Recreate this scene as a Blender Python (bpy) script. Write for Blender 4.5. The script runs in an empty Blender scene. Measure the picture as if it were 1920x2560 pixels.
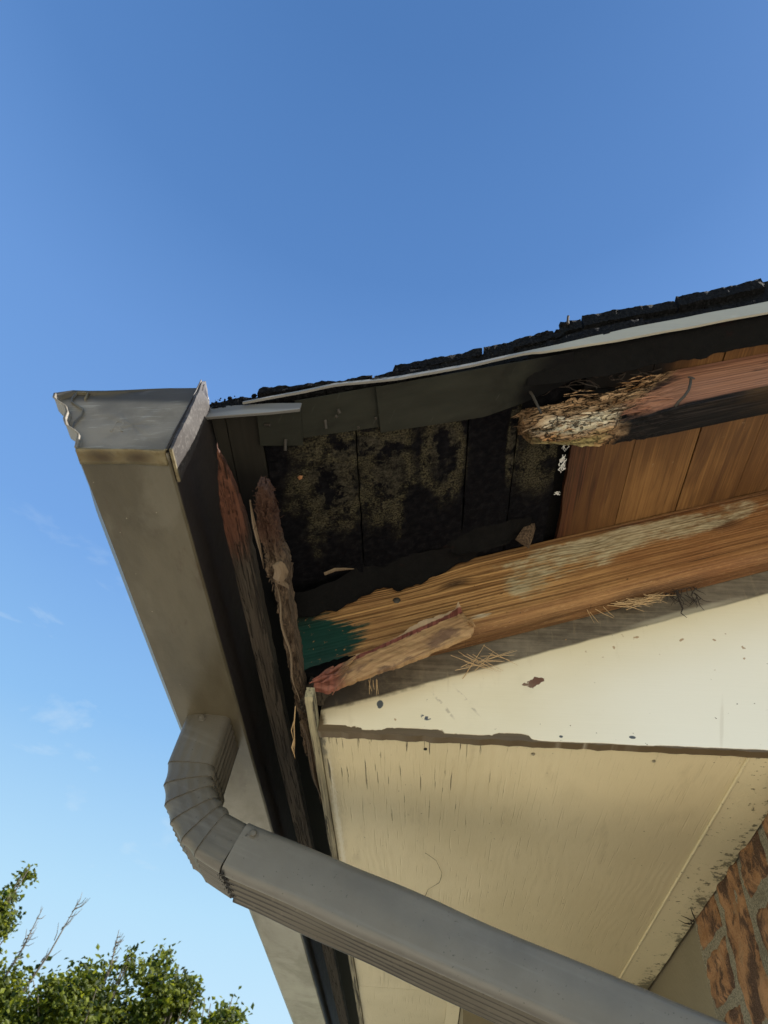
import bpy, bmesh, math, random
from mathutils import Vector, Matrix, noise as NZ
random.seed(7)
C = bpy.context.scene.collection
R = math.radians
S = 0.6            # metres per eave unit
CZ = 1.75          # camera height
def W(p): return Vector((p[0]*S, p[1]*S, CZ+p[2]*S))

# ------------------------------------------------------------------ camera, sky, sun, exposure
f = 1850.0
def nrm(v): return Vector(v).normalized()
# rows: world X, Y, Z seen in the camera (right, down, forward)
AX = nrm((0.99739517, 0.02645037, -0.06710634)); AY = nrm((0.02531465, 0.74280414, 0.66903002)); AZ = nrm((0.06754296, -0.66898608, 0.74019968))
cam = bpy.data.cameras.new('camera'); co = bpy.data.objects.new('camera', cam); C.objects.link(co)
right = Vector((AX[0], AY[0], AZ[0])); down = Vector((AX[1], AY[1], AZ[1])); fwd = Vector((AX[2], AY[2], AZ[2]))
M = Matrix((right, -down, -fwd)).transposed().to_4x4(); M.translation = (0, 0, CZ)
co.matrix_world = M
cam.sensor_fit = 'VERTICAL'; cam.sensor_height = 36; cam.lens = 36*f/2560
cam.clip_start = 0.05; cam.clip_end = 2000
cam.dof.use_dof = True; cam.dof.focus_distance = 1.3; cam.dof.aperture_fstop = 12
bpy.context.scene.camera = co

SUN_EL, SUN_AZ = R(52), R(86)      # azimuth measured from +Y towards +X
SKY_STRENGTH, SUN_STRENGTH, EXPOSURE = 0.10, 4.8, 1.35
wd = bpy.data.worlds.new("World"); bpy.context.scene.world = wd; wd.use_nodes = True
nt = wd.node_tree; bg = nt.nodes['Background']; bg.inputs[1].default_value = SKY_STRENGTH
sky = nt.nodes.new('ShaderNodeTexSky'); sky.sky_type = 'NISHITA'; sky.sun_disc = False
sky.sun_elevation = SUN_EL; sky.sun_rotation = SUN_AZ; sky.air_density = 1.0; sky.dust_density = 0.2; sky.ozone_density = 3.0
# clear-sky gradient by elevation (deep blue overhead, pale towards the horizon), a share of the Sky Texture, thin cirrus
def lin(c): return tuple(((v/255+.055)/1.055)**2.4 for v in c)
tc = nt.nodes.new('ShaderNodeTexCoord'); sx = nt.nodes.new('ShaderNodeSeparateXYZ'); nt.links.new(tc.outputs['Generated'], sx.inputs[0])
asn = nt.nodes.new('ShaderNodeMath'); asn.operation = 'ARCSINE'; nt.links.new(sx.outputs[2], asn.inputs[0])
nel = nt.nodes.new('ShaderNodeMath'); nel.operation = 'MULTIPLY'; nel.inputs[1].default_value = 2/math.pi; nt.links.new(asn.outputs[0], nel.inputs[0])
cr = nt.nodes.new('ShaderNodeValToRGB'); nt.links.new(nel.outputs[0], cr.inputs[0])
stops = [(0, (212, 234, 248)), (.13, (200, 232, 250)), (.20, (185, 226, 250)), (.32, (144, 195, 243)), (.45, (118, 168, 231)), (.60, (105, 153, 218)), (.72, (84, 132, 196)), (.88, (72, 119, 181)), (1, (69, 115, 176))]
while len(cr.color_ramp.elements) < len(stops): cr.color_ramp.elements.new(.5)
for e, (p, c) in zip(cr.color_ramp.elements, stops): e.position = p; e.color = lin(c)+(1,)
K = 1/(SKY_STRENGTH*2**EXPOSURE)
sc_ = nt.nodes.new('ShaderNodeVectorMath'); sc_.operation = 'SCALE'; sc_.inputs[3].default_value = K; nt.links.new(cr.outputs[0], sc_.inputs[0])
mxs = nt.nodes.new('ShaderNodeMix'); mxs.data_type = 'RGBA'; mxs.inputs[0].default_value = .10
nt.links.new(sc_.outputs[0], mxs.inputs[6]); nt.links.new(sky.outputs[0], mxs.inputs[7])
# cirrus: stretched noise, only low in the sky
mp = nt.nodes.new('ShaderNodeMapping'); mp.inputs['Scale'].default_value = (5, 2.2, 11); mp.inputs['Rotation'].default_value = (0, .35, .2); nt.links.new(tc.outputs['Generated'], mp.inputs[0])
cn = nt.nodes.new('ShaderNodeTexNoise'); cn.inputs['Scale'].default_value = 1.3; cn.inputs['Detail'].default_value = 6; cn.inputs['Roughness'].default_value = .58; cn.inputs['Distortion'].default_value = .5; nt.links.new(mp.outputs[0], cn.inputs[0])
m1 = nt.nodes.new('ShaderNodeMapRange'); m1.inputs[1].default_value = .57; m1.inputs[2].default_value = .88; nt.links.new(cn.outputs[0], m1.inputs[0])
m2 = nt.nodes.new('ShaderNodeMapRange'); m2.inputs[1].default_value = .50; m2.inputs[2].default_value = .34; nt.links.new(nel.outputs[0], m2.inputs[0])
m3 = nt.nodes.new('ShaderNodeMath'); m3.operation = 'MULTIPLY'; nt.links.new(m1.outputs[0], m3.inputs[0]); nt.links.new(m2.outputs[0], m3.inputs[1])
mxc = nt.nodes.new('ShaderNodeMix'); mxc.data_type = 'RGBA'; nt.links.new(m3.outputs[0], mxc.inputs[0]); nt.links.new(mxs.outputs[2], mxc.inputs[6]); mxc.inputs[7].default_value = tuple(v*K for v in (.72, .84, .93))+(1,)
nt.links.new(mxc.outputs[2], bg.inputs[0])
sun = bpy.data.lights.new('sun', 'SUN'); sun.energy = SUN_STRENGTH; sun.angle = R(0.5); sun.color = (1, .95, .87)
so = bpy.data.objects.new('sun', sun); C.objects.link(so)
sd = Vector((math.sin(SUN_AZ)*math.cos(SUN_EL), math.cos(SUN_AZ)*math.cos(SUN_EL), math.sin(SUN_EL)))
so.rotation_euler = sd.to_track_quat('Z', 'Y').to_euler(); so.location = (0, 0, 12)
vs = bpy.context.scene.view_settings
vs.view_transform = 'Standard'; vs.look = 'None'; vs.gamma = 1; vs.use_curve_mapping = False; vs.exposure = EXPOSURE
bpy.context.scene.cycles.max_bounces = 8

# ------------------------------------------------------------------ node shorthand
class T:                                  # one node tree being written
    cur = None
def nd(t, **k):
    n = T.cur.nodes.new(t)
    for a, b in k.items(): setattr(n, a, b)
    return n
def put(sock, v):
    if isinstance(v, X): T.cur.links.new(v.s, sock)
    elif v is not None:
        if hasattr(sock.default_value, '__len__'):
            if not hasattr(v, '__len__'): v = (v,)*len(sock.default_value)
            v = tuple(v)+((1,) if len(sock.default_value) == 4 and len(v) == 3 else ())
        sock.default_value = v
def m(op, a, b=None, c=None, clamp=False):
    n = nd('ShaderNodeMath', operation=op, use_clamp=clamp)
    for i, v in enumerate((a, b, c)):
        if v is not None: put(n.inputs[i], v)
    return X(n.outputs[0])
class X:
    def __init__(s, k): s.s = k
    def __add__(a, b): return m('ADD', a, b)
    __radd__ = __add__
    def __sub__(a, b): return m('SUBTRACT', a, b)
    def __rsub__(a, b): return m('SUBTRACT', b, a)
    def __mul__(a, b): return m('MULTIPLY', a, b)
    __rmul__ = __mul__
    def __truediv__(a, b): return m('DIVIDE', a, b)
    def __neg__(a): return m('MULTIPLY', a, -1.0)
def vec(x, y, z):
    n = nd('ShaderNodeCombineXYZ')
    for i, v in enumerate((x, y, z)): put(n.inputs[i], v)
    return X(n.outputs[0])
def P():
    n = nd('ShaderNodeAttribute', attribute_name='P'); s = nd('ShaderNodeSeparateXYZ')
    T.cur.links.new(n.outputs['Vector'], s.inputs[0])
    return X(s.outputs[0]), X(s.outputs[1]), X(s.outputs[2])
def noi(v, sc=1., det=4, rough=.55, dist=0., col=False):
    n = nd('ShaderNodeTexNoise'); put(n.inputs['Vector'], v)
    n.inputs['Scale'].default_value = sc; n.inputs['Detail'].default_value = det
    n.inputs['Roughness'].default_value = rough; n.inputs['Distortion'].default_value = dist
    return X(n.outputs[1 if col else 0])
def vor(v, sc=1., feat='F1', out='Distance', rnd=1.):
    n = nd('ShaderNodeTexVoronoi', feature=feat); put(n.inputs['Vector'], v); n.inputs['Scale'].default_value = sc
    n.inputs['Randomness'].default_value = rnd
    return X(n.outputs[out])
def ss(x, a, b, lo=0., hi=1.):
    n = nd('ShaderNodeMapRange', interpolation_type='SMOOTHSTEP'); put(n.inputs[0], x)
    inv = a > b
    if inv: a, b, lo, hi = b, a, hi, lo
    for i, v in enumerate((a, b, lo, hi)): n.inputs[i+1].default_value = v
    return X(n.outputs[0])
def mx(fac, a, b):
    n = nd('ShaderNodeMix', data_type='RGBA'); put(n.inputs[0], fac); put(n.inputs[6], a); put(n.inputs[7], b)
    return X(n.outputs[2])
def blob(x, y, cx, cy, rx, ry, soft=.5, wob=None, amp=0.):
    d = m('SQRT', m('POWER', (x-cx)/rx, 2.)+m('POWER', (y-cy)/ry, 2.))
    if wob is not None: d = d+(wob-.5)*amp
    return ss(d, 1+soft, 1-soft)
def mxx(*a):
    r = a[0]
    for q in a[1:]: r = m('MAXIMUM', r, q)
    return r
def sin(x): return m('SINE', x)
def mat(name, fn):
    ma = bpy.data.materials.new(name); ma.use_nodes = True; T.cur = ma.node_tree
    b = ma.node_tree.nodes['Principled BSDF']
    r = fn()
    put(b.inputs['Base Color'], r.get('c', (.5, .5, .5))); put(b.inputs['Roughness'], r.get('r', .7))
    if 'm' in r: put(b.inputs['Metallic'], r['m'])
    if 's' in r: put(b.inputs['Specular IOR Level'], r['s'])
    if 'coat' in r: put(b.inputs['Coat Weight'], r['coat']); b.inputs['Coat Roughness'].default_value = r.get('cr', .3)
    if 'h' in r:
        bp = nd('ShaderNodeBump'); put(bp.inputs['Height'], r['h']); bp.inputs['Distance'].default_value = r.get('d', .001)
        bp.inputs['Strength'].default_value = r.get('st', 1.)
        T.cur.links.new(bp.outputs[0], b.inputs['Normal'])
    if 'sss' in r:                      # thin leaf: let light through
        tr = nd('ShaderNodeBsdfTranslucent'); put(tr.inputs[0], r['sss']); mi = nd('ShaderNodeMixShader'); mi.inputs[0].default_value = .45
        out = T.cur.nodes['Material Output']
        T.cur.links.new(b.outputs[0], mi.inputs[1]); T.cur.links.new(tr.outputs[0], mi.inputs[2]); T.cur.links.new(mi.outputs[0], out.inputs[0])
    return ma

# ------------------------------------------------------------------ materials
def grain(u, v, w, period, warp=.012, seed=0.):
    """fine lengthwise wood grain: returns (line 0..1, fibre 0..1)"""
    wv = noi(vec(u*1.3+seed, v*7., w*7.), 1., 2, .5)
    vv = v+(wv-.5)*warp*2.+(noi(vec(u*.5+seed, v*2.5, w*3.), 1., 1)-.5)*warp*4
    k = 2*math.pi/period
    ln1 = noi(vec(u*.9+seed, vv*1.05/period, w*30.), 1., 2, .5)
    line = (sin(vv*k+w*k*.6)*.5+.5)*.45+ss(ln1, .36, .64)*.55
    line2 = sin(vv*k*.37+1.)*.5+.5
    fib = noi(vec(u*4.+seed, v*260., w*260.), 1., 4, .65)
    return line*.6+line2*.4, fib
def f_rafter():
    x, y, z = P(); v = z-x*.364
    # a few knots bend the grain
    kn = blob(x, v, -.10, 1.338, .13, .030, .9)
    kn2 = blob(x, v, .061, 1.299, .035, .014, .9)
    kn3 = blob(x, v, .814, 1.285, .045, .020, .9)
    kn4 = blob(x, v, .435, 1.325, .05, .02, .9)
    vb = v+kn*.020-kn2*.012+kn3*.014+kn4*.012
    ln, fb = grain(x, vb, y, .0098, .010)
    big = noi(vec(x*3., v*9., y*4), 1., 4)
    lf = .28+.5*noi(vec(x*2., v*16., 0.), 1., 3)
    tone = .5+(ln-.5)*lf+(fb-.5)*.9+(big-.5)*.6
    c = mx(ss(tone, .12, .88), (.130, .056, .017), (.500, .280, .110))
    c = mx(ss(big, .48, .68)*.65, c, (.155, .066, .023)); c = mx(ss(noi(vec(x*6., v*40., 4.), 1., 4), .58, .70)*.5, c, (.10, .042, .015))
    red = ss(x+(big-.5)*.6, .25, .75)*.65
    c = mx(red, c, mx(tone, (.095, .032, .010), (.300, .122, .040)))
    # darker towards the lower edge and the roof
    c = mx(ss(v+(fb-.5)*.03+(big-.5)*.05, 1.155, 1.118)*.85, c, (.055, .026, .012))
    c = mx(ss(v+(big-.5)*.07, 1.335, 1.385)*.75, c, (.035, .016, .008))
    c = mx(mxx(kn*ss(sin(vb*700.), .2, .9)*.8, kn2*.85, kn3*.7, kn4*.5), c, (.030, .013, .006))
    ckr = noi(vec(x*2.2, vb*75., 6.), 1., 3, .6); c = mx(ss(ckr, .690, .715)*.85, c, (.035, .015, .006))
    c = mx(ss(noi(vec(x*70., v*90., 1.), 1., 2), .70, .74)*.7, c, (.06, .028, .012))
    # pale lichen film lying on the ridges of the grain
    n1 = noi(vec(x*5., v*8., y*5.), 1., 6, .65); n2 = noi(vec(x*30., v*160., y*40), 1., 3)
    reg = mxx(blob(x, v, .60, 1.318, .40, .045, .5), blob(x, v, .25, 1.245, .07, .075, .6), blob(x, v, .36, 1.27, .12, .05, .6))
    li = ss(n1*1.35+reg*.34+(n2-.5)*.14-.50+(ln-.5)*.08, .34, .56)*ss(reg, 0., .5)
    c = mx(li*.85, c, mx(ss(n2*.5+n1*.5, .35, .65), (.21, .17, .09), (.48, .42, .28)))
    li2 = ss(n1*.6+(n2-.5)*.5+blob(x, v, .12, 1.17, .05, .012, .5)*.4, .60, .72)*blob(x, v, .13, 1.175, .09, .02, .5)
    c = mx(li2*.8, c, (.50, .42, .30))
    # green paint left on one end, worn away in streaks along the grain
    st = noi(vec(x*5., v*120., y*30), 1., 3, .6); sp = noi(vec(x*90., v*90., y*90), 1., 2)
    edge = x+(st-.5)*.13+(noi(vec(x*9., v*14., 3.), 1., 5, .7)-.5)*.16-ss(v, 1.10, 1.19)*.035+ss(v, 1.22, 1.30)*.10
    gr = ss(edge, -.195, -.235)*ss(sp, .74, .66)
    c = mx(gr, c, mx(noi(vec(x*20, v*20, y*20)), (.002, .020, .015), (.004, .042, .030)))
    c = mx(ss(x+(st-.5)*.1+(1.30-v)*.3, -.20, -.36)*ss(v, 1.25, 1.33), c, (.012, .008, .006))
    h = ln*.55+fb*.6
    fine = noi(vec(x*60., v*420., y*420.), 1., 3, .7); c = mx(ss(fine, .56, .70)*.40*(1.-gr), c, (.060, .026, .010)); c = mx(ss(fine, .42, .30)*.25*(1.-gr), c, (.62, .42, .22))
    return dict(c=c, r=.66, s=.3, h=h*(1.-gr*.6)+li*.3, d=.0022)
def f_barge():
    x, y, z = P(); v = z-x*.364
    ln, fb = grain(x, v, y, .0085, .008, 3.)
    big = noi(vec(x*4., v*14., y*9), 1., 5)
    pink = mx(ss(ln*.25+fb*.7, .22, .72), (.145, .060, .038), (.350, .175, .112))
    pink = mx(ss(big, .5, .75)*.5, pink, (.24, .135, .11))
    # weather-stained top and knots of mould on the front face
    pink = mx(ss(noi(vec(x*7, v*30, y*9), 1., 5)+blob(x, v, .46, 1.345, .10, .03, .6)*.35, .62, .78), pink, (.035, .02, .018))
    # black, wet underside
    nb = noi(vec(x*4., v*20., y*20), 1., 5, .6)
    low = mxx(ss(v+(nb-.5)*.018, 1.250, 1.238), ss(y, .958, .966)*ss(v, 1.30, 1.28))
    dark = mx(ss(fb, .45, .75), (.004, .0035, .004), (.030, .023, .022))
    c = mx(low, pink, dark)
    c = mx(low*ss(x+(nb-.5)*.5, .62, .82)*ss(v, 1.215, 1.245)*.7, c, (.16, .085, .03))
    # crumbling brown rot towards the end
    rn = noi(vec(x*9., v*16., y*16), 1., 5, .6)
    rot = ss(x+(rn-.5)*.22-ss(v, 1.27, 1.40)*.17, .44, .38)
    ch = noi(vec(x*15., v*110., y*90), 1., 6, .72, .9); ck = noi(vec(x*10., v*95., y*80), 1., 5, .75, 1.2)
    rc = mx(ss(ch, .32, .68), (.14, .072, .034), (.52, .345, .200))
    rc = mx(ss(rn, .5, .72)*.7, rc, (.50, .22, .065))
    rc = mx(blob(x, v, .33, 1.262, .13, .022, .5, rn, .9)*ss(ch, .35, .6), rc, (.60, .53, .40))
    cc = vor(vec(x*11.+rn*2.5, v*62.+rn*5., y*34.), 1., 'DISTANCE_TO_EDGE'); rc = mx(ss(cc, .060, .012)*.9, rc, (.020, .011, .007)); rc = mx(ss(ck, .40, .35)*.8, rc, (.022, .012, .007))
    # yellow-green paint film left under the end
    yl = ss(y, .965, .985)*ss(x+(rn-.5)*.25, .40, .36)*ss(v, 1.30, 1.27)
    rc = mx(yl*ss(ch, .36, .5)*.8, rc, (.34, .29, .12))
    rc = mx(ss(x+(rn-.5)*.05, .245, .20)*.75, rc, (.11, .06, .03))
    c = mx(rot, c, rc)
    return dict(c=c, r=.8, s=.15, h=ln*.4*(1.-rot)+fb*.5+rot*(ch*.8+ss(ck, .34, .42)*.8+ss(cc, .0, .09)*1.8), d=.003)
def f_deckfresh():
    x, y, z = P(); info = nd('ShaderNodeObjectInfo'); rnd = X(info.outputs['Random'])
    ln, fb = grain(y, x, z, .011, .020, rnd*40.)
    big = noi(vec(x*6., y*2.5, rnd*30.), 1., 4)
    c = mx(ss(ln*.16+fb*.5+(big-.5)*.9, .2, .62), (.100, .044, .014), (.235, .118, .040))
    c = mx(ss(noi(vec(x*26.+y*2., y*2.2, rnd*7.), 1., 5, .6), .52, .66)*.6, c, (.055, .022, .009))
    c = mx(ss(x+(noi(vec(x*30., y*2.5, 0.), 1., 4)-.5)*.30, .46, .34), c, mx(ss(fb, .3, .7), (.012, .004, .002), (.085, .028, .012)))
    c = mx(ss(y+(big-.5)*.12, 1.02, .94)*ss(x+(big-.5)*.2, .62, .50), c, (.003, .002, .002))  # dark cavity above the rotten end painted black onto the boards
    kd = vor(vec(x*5.5+rnd*9., y*3.2, 0.), 1.)
    c = mx(ss(kd, .13, .05)*.8, c, (.04, .016, .008))
    c = mx(ss(noi(vec(x*30, y*22, rnd*5), 1., 4), .70, .76)*.5, c, (.36, .28, .18))
    return dict(c=c, r=.6, s=.3, h=ln*.3+fb*.3, d=.0006)
def f_deckblack():
    x, y, z = P(); info = nd('ShaderNodeObjectInfo'); rnd = X(info.outputs['Random'])
    n1 = noi(vec(x*9., y*6., 2.), 1., 8, .68, .15); n2 = noi(vec(x*60., y*60., 0.), 1., 4, .7); n3 = noi(vec(x*210., y*210., 5.), 1., 4, .8)
    n4 = noi(vec(x*19., y*14., 9.), 1., 7, .70, .2)
    b1 = mxx(blob(x, y, -.235, 1.10, .065, .13, .9, n1, 4.), blob(x, y, -.205, 1.00, .035, .03, .5, n1, 2.), blob(x, y, -.105, 1.08, .046, .12, .9, n1, 4.), blob(x, y, .020, 1.05, .040, .11, .9, n1, 3.6),
             blob(x, y, .185, 1.06, .012, .12, .6, n4, 1.), blob(x, y, -.16, 1.00, .05, .03, .6, n1, 1.3), blob(x, y, .26, 1.15, .06, .1, .7, n4, 1.8)*.5)
    hole = ss(n4, .49, .45)
    ed = ss(m('ABSOLUTE', b1-.5), .42, .05)*ss(n4, .38, .52)
    fz = b1*(1.-hole)*ss(n2, .26, .62)*ss(n1, .34, .50)
    c = mx(ss(n2, .4, .8), (.0022, .0022, .0034), (.0105, .0100, .0115))
    c = mx(fz*.85, c, mx(ss(n3, .30, .70), (.022, .019, .014), (.090, .080, .058)))
    c = mx(ed*ss(n3, .42, .62)*.6, c, (.11, .095, .052))
    c = mx(ss(n3*n2, .46, .56)*ss(n1, .40, .6), c, (.08, .075, .055))
    return dict(c=c, r=.9, s=.06, h=n2*1.+fz*.8+n3*.3, d=.002)
def f_flash():
    x, y, z = P(); n1 = noi(vec(x*9, y*30, z), 1., 5); n2 = noi(vec(x*4, y*4, z*4), 1., 4, .6, 1.5)
    sc = noi(vec((x+y*.5)*160, (y-x*.3)*14, 1.), 1., 2)
    c = mx(n1, (.012, .0125, .010), (.032, .033, .026)); c = mx(ss(n2, .5, .7)*.5, c, (.014, .013, .011))
    c = mx(ss(sc, .68, .74)*.45, c, (.055, .055, .047)); c = mx(ss(x+(n2-.5)*.2, .14, .25), c, (.003, .003, .004))
    return dict(c=c, r=.6, s=.15, h=n1, d=.0008)
def f_starter():
    x, y, z = P(); n1 = noi(vec(x*70, y*3, z*5), 1., 4); n2 = noi(vec(x*4, y*6, z*4), 1., 4)
    c = mx(n1, (.012, .011, .009), (.030, .027, .022)); c = mx(ss(y+(n2-.5)*.2, .92, 1.10), c, (.003, .003, .004))
    return dict(c=c, r=.6, s=.12, h=n1, d=.0006)
def paintcracks(x, y):
    w = (noi(vec(x*14, y*3., 0.), 1., 2)-.5)*.012
    cr = noi(vec((x+w)*210., y*5.5, 1.), 1., 2, .45)
    cell = noi(vec(x*30., y*5., 4.), 1., 3)
    a = ss(y+(noi(vec(x*9, y*2, 7.), 1., 3)-.5)*.6, 2.12, 1.62)*ss(x+(cell-.5)*.25, .27, .05)
    return ss(cr+a*.066+cell*.05, .752, .768)*a, ss(cr+a*.05, .60, .72)
def f_soffit():
    x, y, z = P()
    dk, dim = paintcracks(x, y)
    wv = noi(vec(x*3.2, y*.9, 2.), 1., 3, .5, .5)
    ply = sin(x*230.+wv*60.)*.5+.5
    plym = ss(noi(vec(x*2.5, y*1.2, 8.), 1., 2), .42, .62)
    sp = noi(vec(x*70, y*70, 0.), 1., 2); big = noi(vec(x*2.4, y*1.4, 3.), 1., 5, .6); fine = noi(vec(x*200., y*40., 0.), 1., 3)
    c = mx(ss(big, .3, .7), (.590, .505, .315), (.690, .600, .395))
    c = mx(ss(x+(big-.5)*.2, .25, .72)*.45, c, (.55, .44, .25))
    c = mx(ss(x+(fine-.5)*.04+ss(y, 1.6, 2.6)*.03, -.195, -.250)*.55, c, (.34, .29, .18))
    c = mx(ss(sp, .765, .79), c, (.10, .08, .05))
    c = mx(ss(big, .58, .70)*.25, c, (.36, .29, .16))
    dr = noi(vec(x*11, y*2.2, 5.), 1., 6, .7); c = mx(ss(dr, .56, .72)*.30, c, (.30, .235, .13)); c = mx(ss(noi(vec(x*120, y*55, 2.), 1., 2), .725, .75)*.7, c, (.13, .10, .06))
    # chalky white scuffs beside the edge board
    c = mx(blob(x, y, -.238, 2.05, .006, .35, .7, fine, 3.2)*.6, c, (.74, .70, .58))
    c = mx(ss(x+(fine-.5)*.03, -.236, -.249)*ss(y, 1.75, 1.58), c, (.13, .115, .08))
    c = mx(dk*.9, c, (.045, .034, .02))
    return dict(c=c, r=.55, h=ply*plym*.28+fine*.25-dk*2.2-dim*.3, d=.0011)
def f_trim():
    x, y, z = P(); big = noi(vec(x*6, y*2, z*6), 1., 4); n = noi(vec(x*60, y*60, z*60), 1., 3, .7); q = noi(vec(x*9, y*7, z*4), 1., 4)
    c = mx(big, (.55, .465, .285), (.65, .56, .36))
    near = ss(x, .765, .826)
    c = mx(ss(n+near*.26*ss(q, .30, .6)+(q-.5)*.2, .62, .72)*.85, c, (.06, .055, .035))
    c = mx(near*ss(q, .35, .6)*.35, c, (.20, .18, .11))
    return dict(c=c, r=.55, h=n, d=.0008)
def f_gable():
    x, y, z = P(); v = z-x*.364
    big = noi(vec(x*3, z*4, y), 1., 4); fb = noi(vec(x*6, z*130, y), 1., 4, .6); n = noi(vec(x*38, z*38, y), 1., 3, .7); sp = noi(vec(x*75, z*75, 0.), 1., 2)
    n5 = noi(vec(x*12, z*12, 3.), 1., 5)
    c = mx(ss(big, .3, .75), (.71, .62, .43), (.77, .69, .52))
    c = mx(ss(x, .0, .6)*ss(v, 1.10, .85)*.85, c, (.84, .80, .71))
    # bare band under the rafter: dirt and contact shade painted in together
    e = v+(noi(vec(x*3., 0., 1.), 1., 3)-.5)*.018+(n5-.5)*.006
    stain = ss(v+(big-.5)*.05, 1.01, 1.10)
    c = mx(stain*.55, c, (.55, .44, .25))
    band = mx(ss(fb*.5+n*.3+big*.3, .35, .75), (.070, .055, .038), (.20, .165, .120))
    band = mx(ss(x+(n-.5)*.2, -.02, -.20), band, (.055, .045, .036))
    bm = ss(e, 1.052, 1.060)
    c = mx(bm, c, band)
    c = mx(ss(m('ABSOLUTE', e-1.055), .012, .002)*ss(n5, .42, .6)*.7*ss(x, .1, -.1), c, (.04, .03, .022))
    c = mx(blob(x, v, .66, 1.063, .14, .010, .6)*.4, c, (.62, .56, .42))
    drp = noi(vec(x*40, z*5., 2.), 1., 5, .7); c = mx(ss(drp, .56, .70)*.22*ss(v, .93, 1.06), c, (.42, .33, .20))
    # spots, scrapes, dents
    for cx, cz, rx, rz in ((-.115, .989, .008, .011), (.46, .931, .008, .004), (.30, .925, .004, .003)): c = mx(blob(x, z, cx, cz, rx, rz, .12, n, .9), c, (.08, .09, .10))
    c = mx(blob(x, z, -.005, .960, .013, .009, .2, n, 1.)*ss(sp, .5, .56), c, (.07, .08, .10))
    c = mx(blob(x, z-(x-.251)*.35, .251, 1.067, .020, .009, .12, noi(vec(x*45, z*45, 1.), 1., 4), 4.5), c, (.14, .065, .040))
    for cx, cz, sl in ((.035, .99, -1.1), (.092, 1.005, -1.)):
        c = mx(blob(x+(z-cz)*.75+(n5-.5)*.01, z, cx, cz, .005, .032, .4, n, 1.6)*ss(n, .42, .55)*.7, c, (.40, .34, .26))
    c = mx(blob(x+(z-.97)*-.28, z, .665, .975, .004, .06, .5, n, .8)*.45, c, (.62, .56, .46))
    c = mx(ss(sp, .735, .765)*.85, c, (.16, .11, .06)); c = mx(ss(n5, .56, .74)*.28*ss(x, .5, .0), c, (.52, .46, .33))
    c = mx(ss(noi(vec(x*34, z*34, 7.), 1., 2)+blob(x, z, .62, 1.17, .28, .09, .6)*.08, .755, .79)*.8, c, (.34, .20, .09))
    # paint broken away along the bottom edge
    n6 = noi(vec(x*9, z*9, 6.), 1., 4, .65)
    pe = z-(n5-.5)*.007-.009*ss(n6, .42, .58)*ss(x, .26, .20)+.0075*ss(x+(n5-.5)*.12, .22, .235)-.0025*ss(x+(n5-.5)*.1, .50, .52)
    raw = mxx(ss(pe, .921, .918)*ss(n5, .3, .36), ss(z, .9160, .9145)*ss(x, .24, .235), blob(x, z, -.262, .93, .022, .035, .3, n, .8))
    c = mx(raw, c, mx(fb, (.060, .040, .020), (.155, .110, .060)))
    return dict(c=c, r=.5, h=fb*.12+n*.05-raw*1.2-bm*.5, d=.0015)
def f_edgeboard():
    x, y, z = P(); fb = noi(vec(x*230, y*5, z*200), 1., 4, .65); q = noi(vec(x*30, y*5, z*20), 1., 5, .6); cr = noi(vec(x*120, y*4., z*90), 1., 3, .6, .8)
    c = mx(ss(fb, .3, .7), (.12, .10, .065), (.33, .285, .185))
    c = mx(ss(y, 1.95, 1.45)*ss(q, .35, .6)*.6, c, (.43, .38, .235))
    c = mx(ss(cr, .42, .37), c, (.02, .015, .01))
    return dict(c=c, r=.75, h=fb*.5+ss(cr, .36, .46)*1.5, d=.002)
def f_fascia():
    x, y, z = P(); fb = noi(vec(x*200, y*5, z*160), 1., 4, .65); q = noi(vec(x*30, y*4, z*20), 1., 5, .6); cr = noi(vec(x*110, y*5., z*70), 1., 4, .7, 1.5)
    c = mx(ss(fb, .3, .7), (.030, .022, .016), (.066, .052, .038))
    rawm = ss(y+(q-.5)*.35, 1.12, .98)
    c = mx(rawm, c, mx(ss(fb, .25, .7), (.030, .010, .006), (.125, .050, .028)))
    c = mx(ss(cr, .42, .37)*.9, c, (.014, .010, .008))
    return dict(c=c, r=.8, s=.2, h=fb*.5+ss(cr, .36, .46)*1.4, d=.002)
def f_inner():
    x, y, z = P(); fb = noi(vec(x*260, y*10, z*200), 1., 5, .7); q = noi(vec(x*26, y*7, z*20), 1., 5, .6)
    c = mx(ss(fb, .3, .68), (.018, .012, .009), (.135, .092, .060))
    c = mx(ss(y, 1.0, .92)*.75, c, mx(fb, (.014, .005, .004), (.085, .036, .024)))
    c = mx(ss(q, .55, .68)*.6, c, (.045, .028, .018))
    return dict(c=c, r=.85, s=.15, h=fb, d=.003)
def f_sliver():
    x, y, z = P(); fb = noi(vec(x*200, y*8, z*100), 1., 4, .7)
    return dict(c=mx(fb, (.07, .043, .024), (.22, .155, .095)), r=.75, h=fb, d=.002)
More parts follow.
